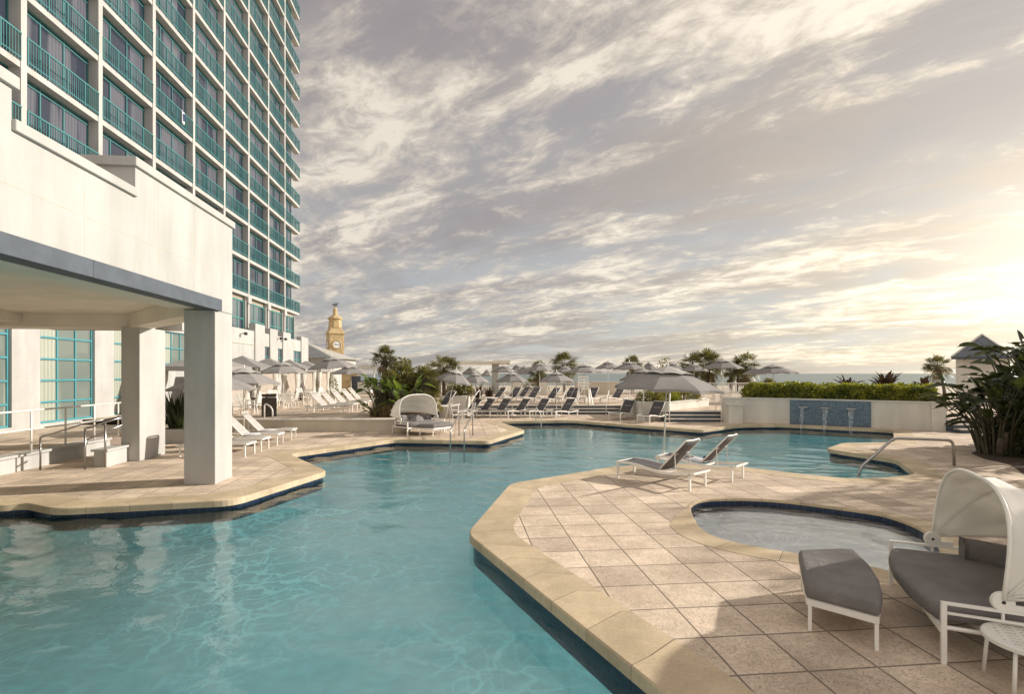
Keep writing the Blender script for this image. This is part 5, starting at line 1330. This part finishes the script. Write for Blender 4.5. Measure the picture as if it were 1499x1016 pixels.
for k in range(4):
    Mx = Matrix.Rotation(R(90*k), 4, 'Z')
    def disc(r, y, n=28): return [Mx @ Vector((r*math.cos(6.2832*i/n), y, zc(505)+r*math.sin(6.2832*i/n))) for i in range(n)]
    rr = w2*.60; ringm = MB(); ringm.tube(disc(rr, -w2-.02), .10, 6, True); ringm.build('clock_surround', M['coquina'], ct)
    fm = MB(); a_, b_ = disc(rr*.93, -w2-.005), disc(rr*.93, -w2-.06); n = len(a_); fm.add(a_+b_, [tuple(range(n)), tuple(range(n, 2*n))]+[(i, (i+1) % n, n+(i+1) % n, n+i) for i in range(n)])
    cf = fm.build('clock_face', M['clockface'], ct)
    hd = MB(); zc0 = zc(505)
    for i in range(12):
        a = R(30*i); p, q = (Mx @ Vector((r_*math.sin(a), -w2-.075, zc0+r_*math.cos(a))) for r_ in (rr*.70, rr*.86)); hd.bar(p, q, .07, .03, Mx @ Vector((0, 1, 0)))
    for a, l, ww in ((R(-82), .5, .10), (R(88), .66, .07)):
        p, q = Mx @ Vector((0, -w2-.085, zc0)), Mx @ Vector((rr*l*math.sin(a), -w2-.085, zc0+rr*l*math.cos(a))); hd.bar(p, q, ww, .03, Mx @ Vector((0, 1, 0)))
    hd.build('clock_hands', M['dark'], cf)
Yk = 62; kb = thing('clubhouse', 'low white building with a ribbed metal hip roof below the clock tower', 'building', Q(470, Yk, TZ-1))
ze = QY(524, Yk); x0, x1 = Q(400, Yk).x, Q(484, Yk).x
MB().box(x0, x1, Yk, Yk+10, TZ-1.5, ze-.01).build('wall', M['stucco'], kb, world=True)
zr = QY(501, Yk+5); xr = Q(446, Yk+5).x
mb = MB(); mb.add([(x0, Yk-.4, ze), (x1+.5, Yk-.4, ze), (x1+.5, Yk+10.4, ze), (x0, Yk+10.4, ze), (x0, Yk+5, zr), (xr, Yk+5, zr)], [(0, 1, 5, 4), (1, 2, 5), (2, 3, 4, 5), (0, 3, 2, 1)])
mb.build('roof', M['seamgrid'], kb, world=True)
mb = MB()
for i in range(16):
    f = i/15; a = Vector((x0+(x1+.5-x0)*(.35+.65*f), Yk-.4, ze+.03)); r_ = Vector((xr, Yk+5, zr+.03)); tt = 1-max(0, (a.x-xr)/(x1+.5-xr)); b_ = a.lerp(Vector((a.x, Yk+5, zr+.03)), max(.03, tt)); mb.bar(a, b_, .06, .07)
mb.build('roof_seam', M['riser'], kb, world=True)
ks = thing('beach_kiosk', 'low flat roofed beach bar with a pale counter left of the palm cluster', 'kiosk', Q(530, 52, TZ-.5))
Yk = 52.6; X = lambda px: Q(px, Yk).x; Zk = lambda py: QY(py, Yk)
MB().box(X(520), X(562), Yk, Yk+4, Zk(541), Zk(534)).build('flat_roof', M['nosing'], ks, world=True)
MB().box(X(500), X(513), Yk, Yk+3, -.5, Zk(535)).build('stone_wall', M['coquina'], ks, world=True)
MB().box(X(526), X(545), Yk-.6, Yk+.2, -.5, Zk(559)).build('counter', M['nosing'], ks, world=True)
MB().box(X(525.5), X(545.5), Yk-.7, Yk+.3, Zk(559)+.002, Zk(557.5)).build('counter_top', M['riser'], ks, world=True)
MB().box(X(513), X(526), Yk+.3, Yk+.5, -.5, Zk(551)).build('louvred_screen', M['band'], ks, world=True)
for px in (521, 545, 560): MB().box(X(px), X(px)+.12, Yk+.4, Yk+.52, -.5, Zk(541.5)).build('post', M['white'], ks, world=True)
shrub('planter_shrub', 'low dark hedge strip behind the pale terrace loungers below the clock tower', 'shrub', Q(492, 40, TZ), 1.5, .4, .55, 900, .13, 'leafmid', 'planter shrubs', 44)
shrub('planter_shrub', 'leafy bush beside the cabanas in front of the beach bar', 'shrub', Q(478, 48, TZ), 1.0, .8, 2.3, 900, .2, 'leafmid', 'planter shrubs', 45)
shrub('seagrape_thicket', 'low sea grape thicket on the beach side behind the island umbrella', 'shrub', Q(977, 56, -1), 1.9, 1.2, 4.9, 1500, .3, 'leafmid', None, 46)
shrub('seagrape_thicket', 'brownish thicket under the big palm group behind the island umbrella', 'shrub', Q(1028, 53, -.5), 1.6, 1.2, 3.9, 1500, .28, 'leafmid', None, 47)
shrub('seagrape_thicket', 'dark thicket at the far side of the pergola, above the terrace loungers', 'shrub', Q(782, 51.5, -.5), 1.5, 1.0, 2.6, 1000, .26, 'leafmid', None, 48)

q = P(735, 888, -.78); df = thing('pool_fitting', 'small dark ring fitting under water beside the near right pool edge', 'pool fitting', (q.x, q.y, -.815))
MB().tube([(.075*math.cos(6.2832*i/18), .075*math.sin(6.2832*i/18), .02) for i in range(18)], .018, 6, True).build('ring', M['dark'], df, smooth=True)
MB().tube([(.06, -.02, .02), (.0, .09, .05), (-.06, .13, .03)], .012, 6).build('hook', M['dark'], df, smooth=True)
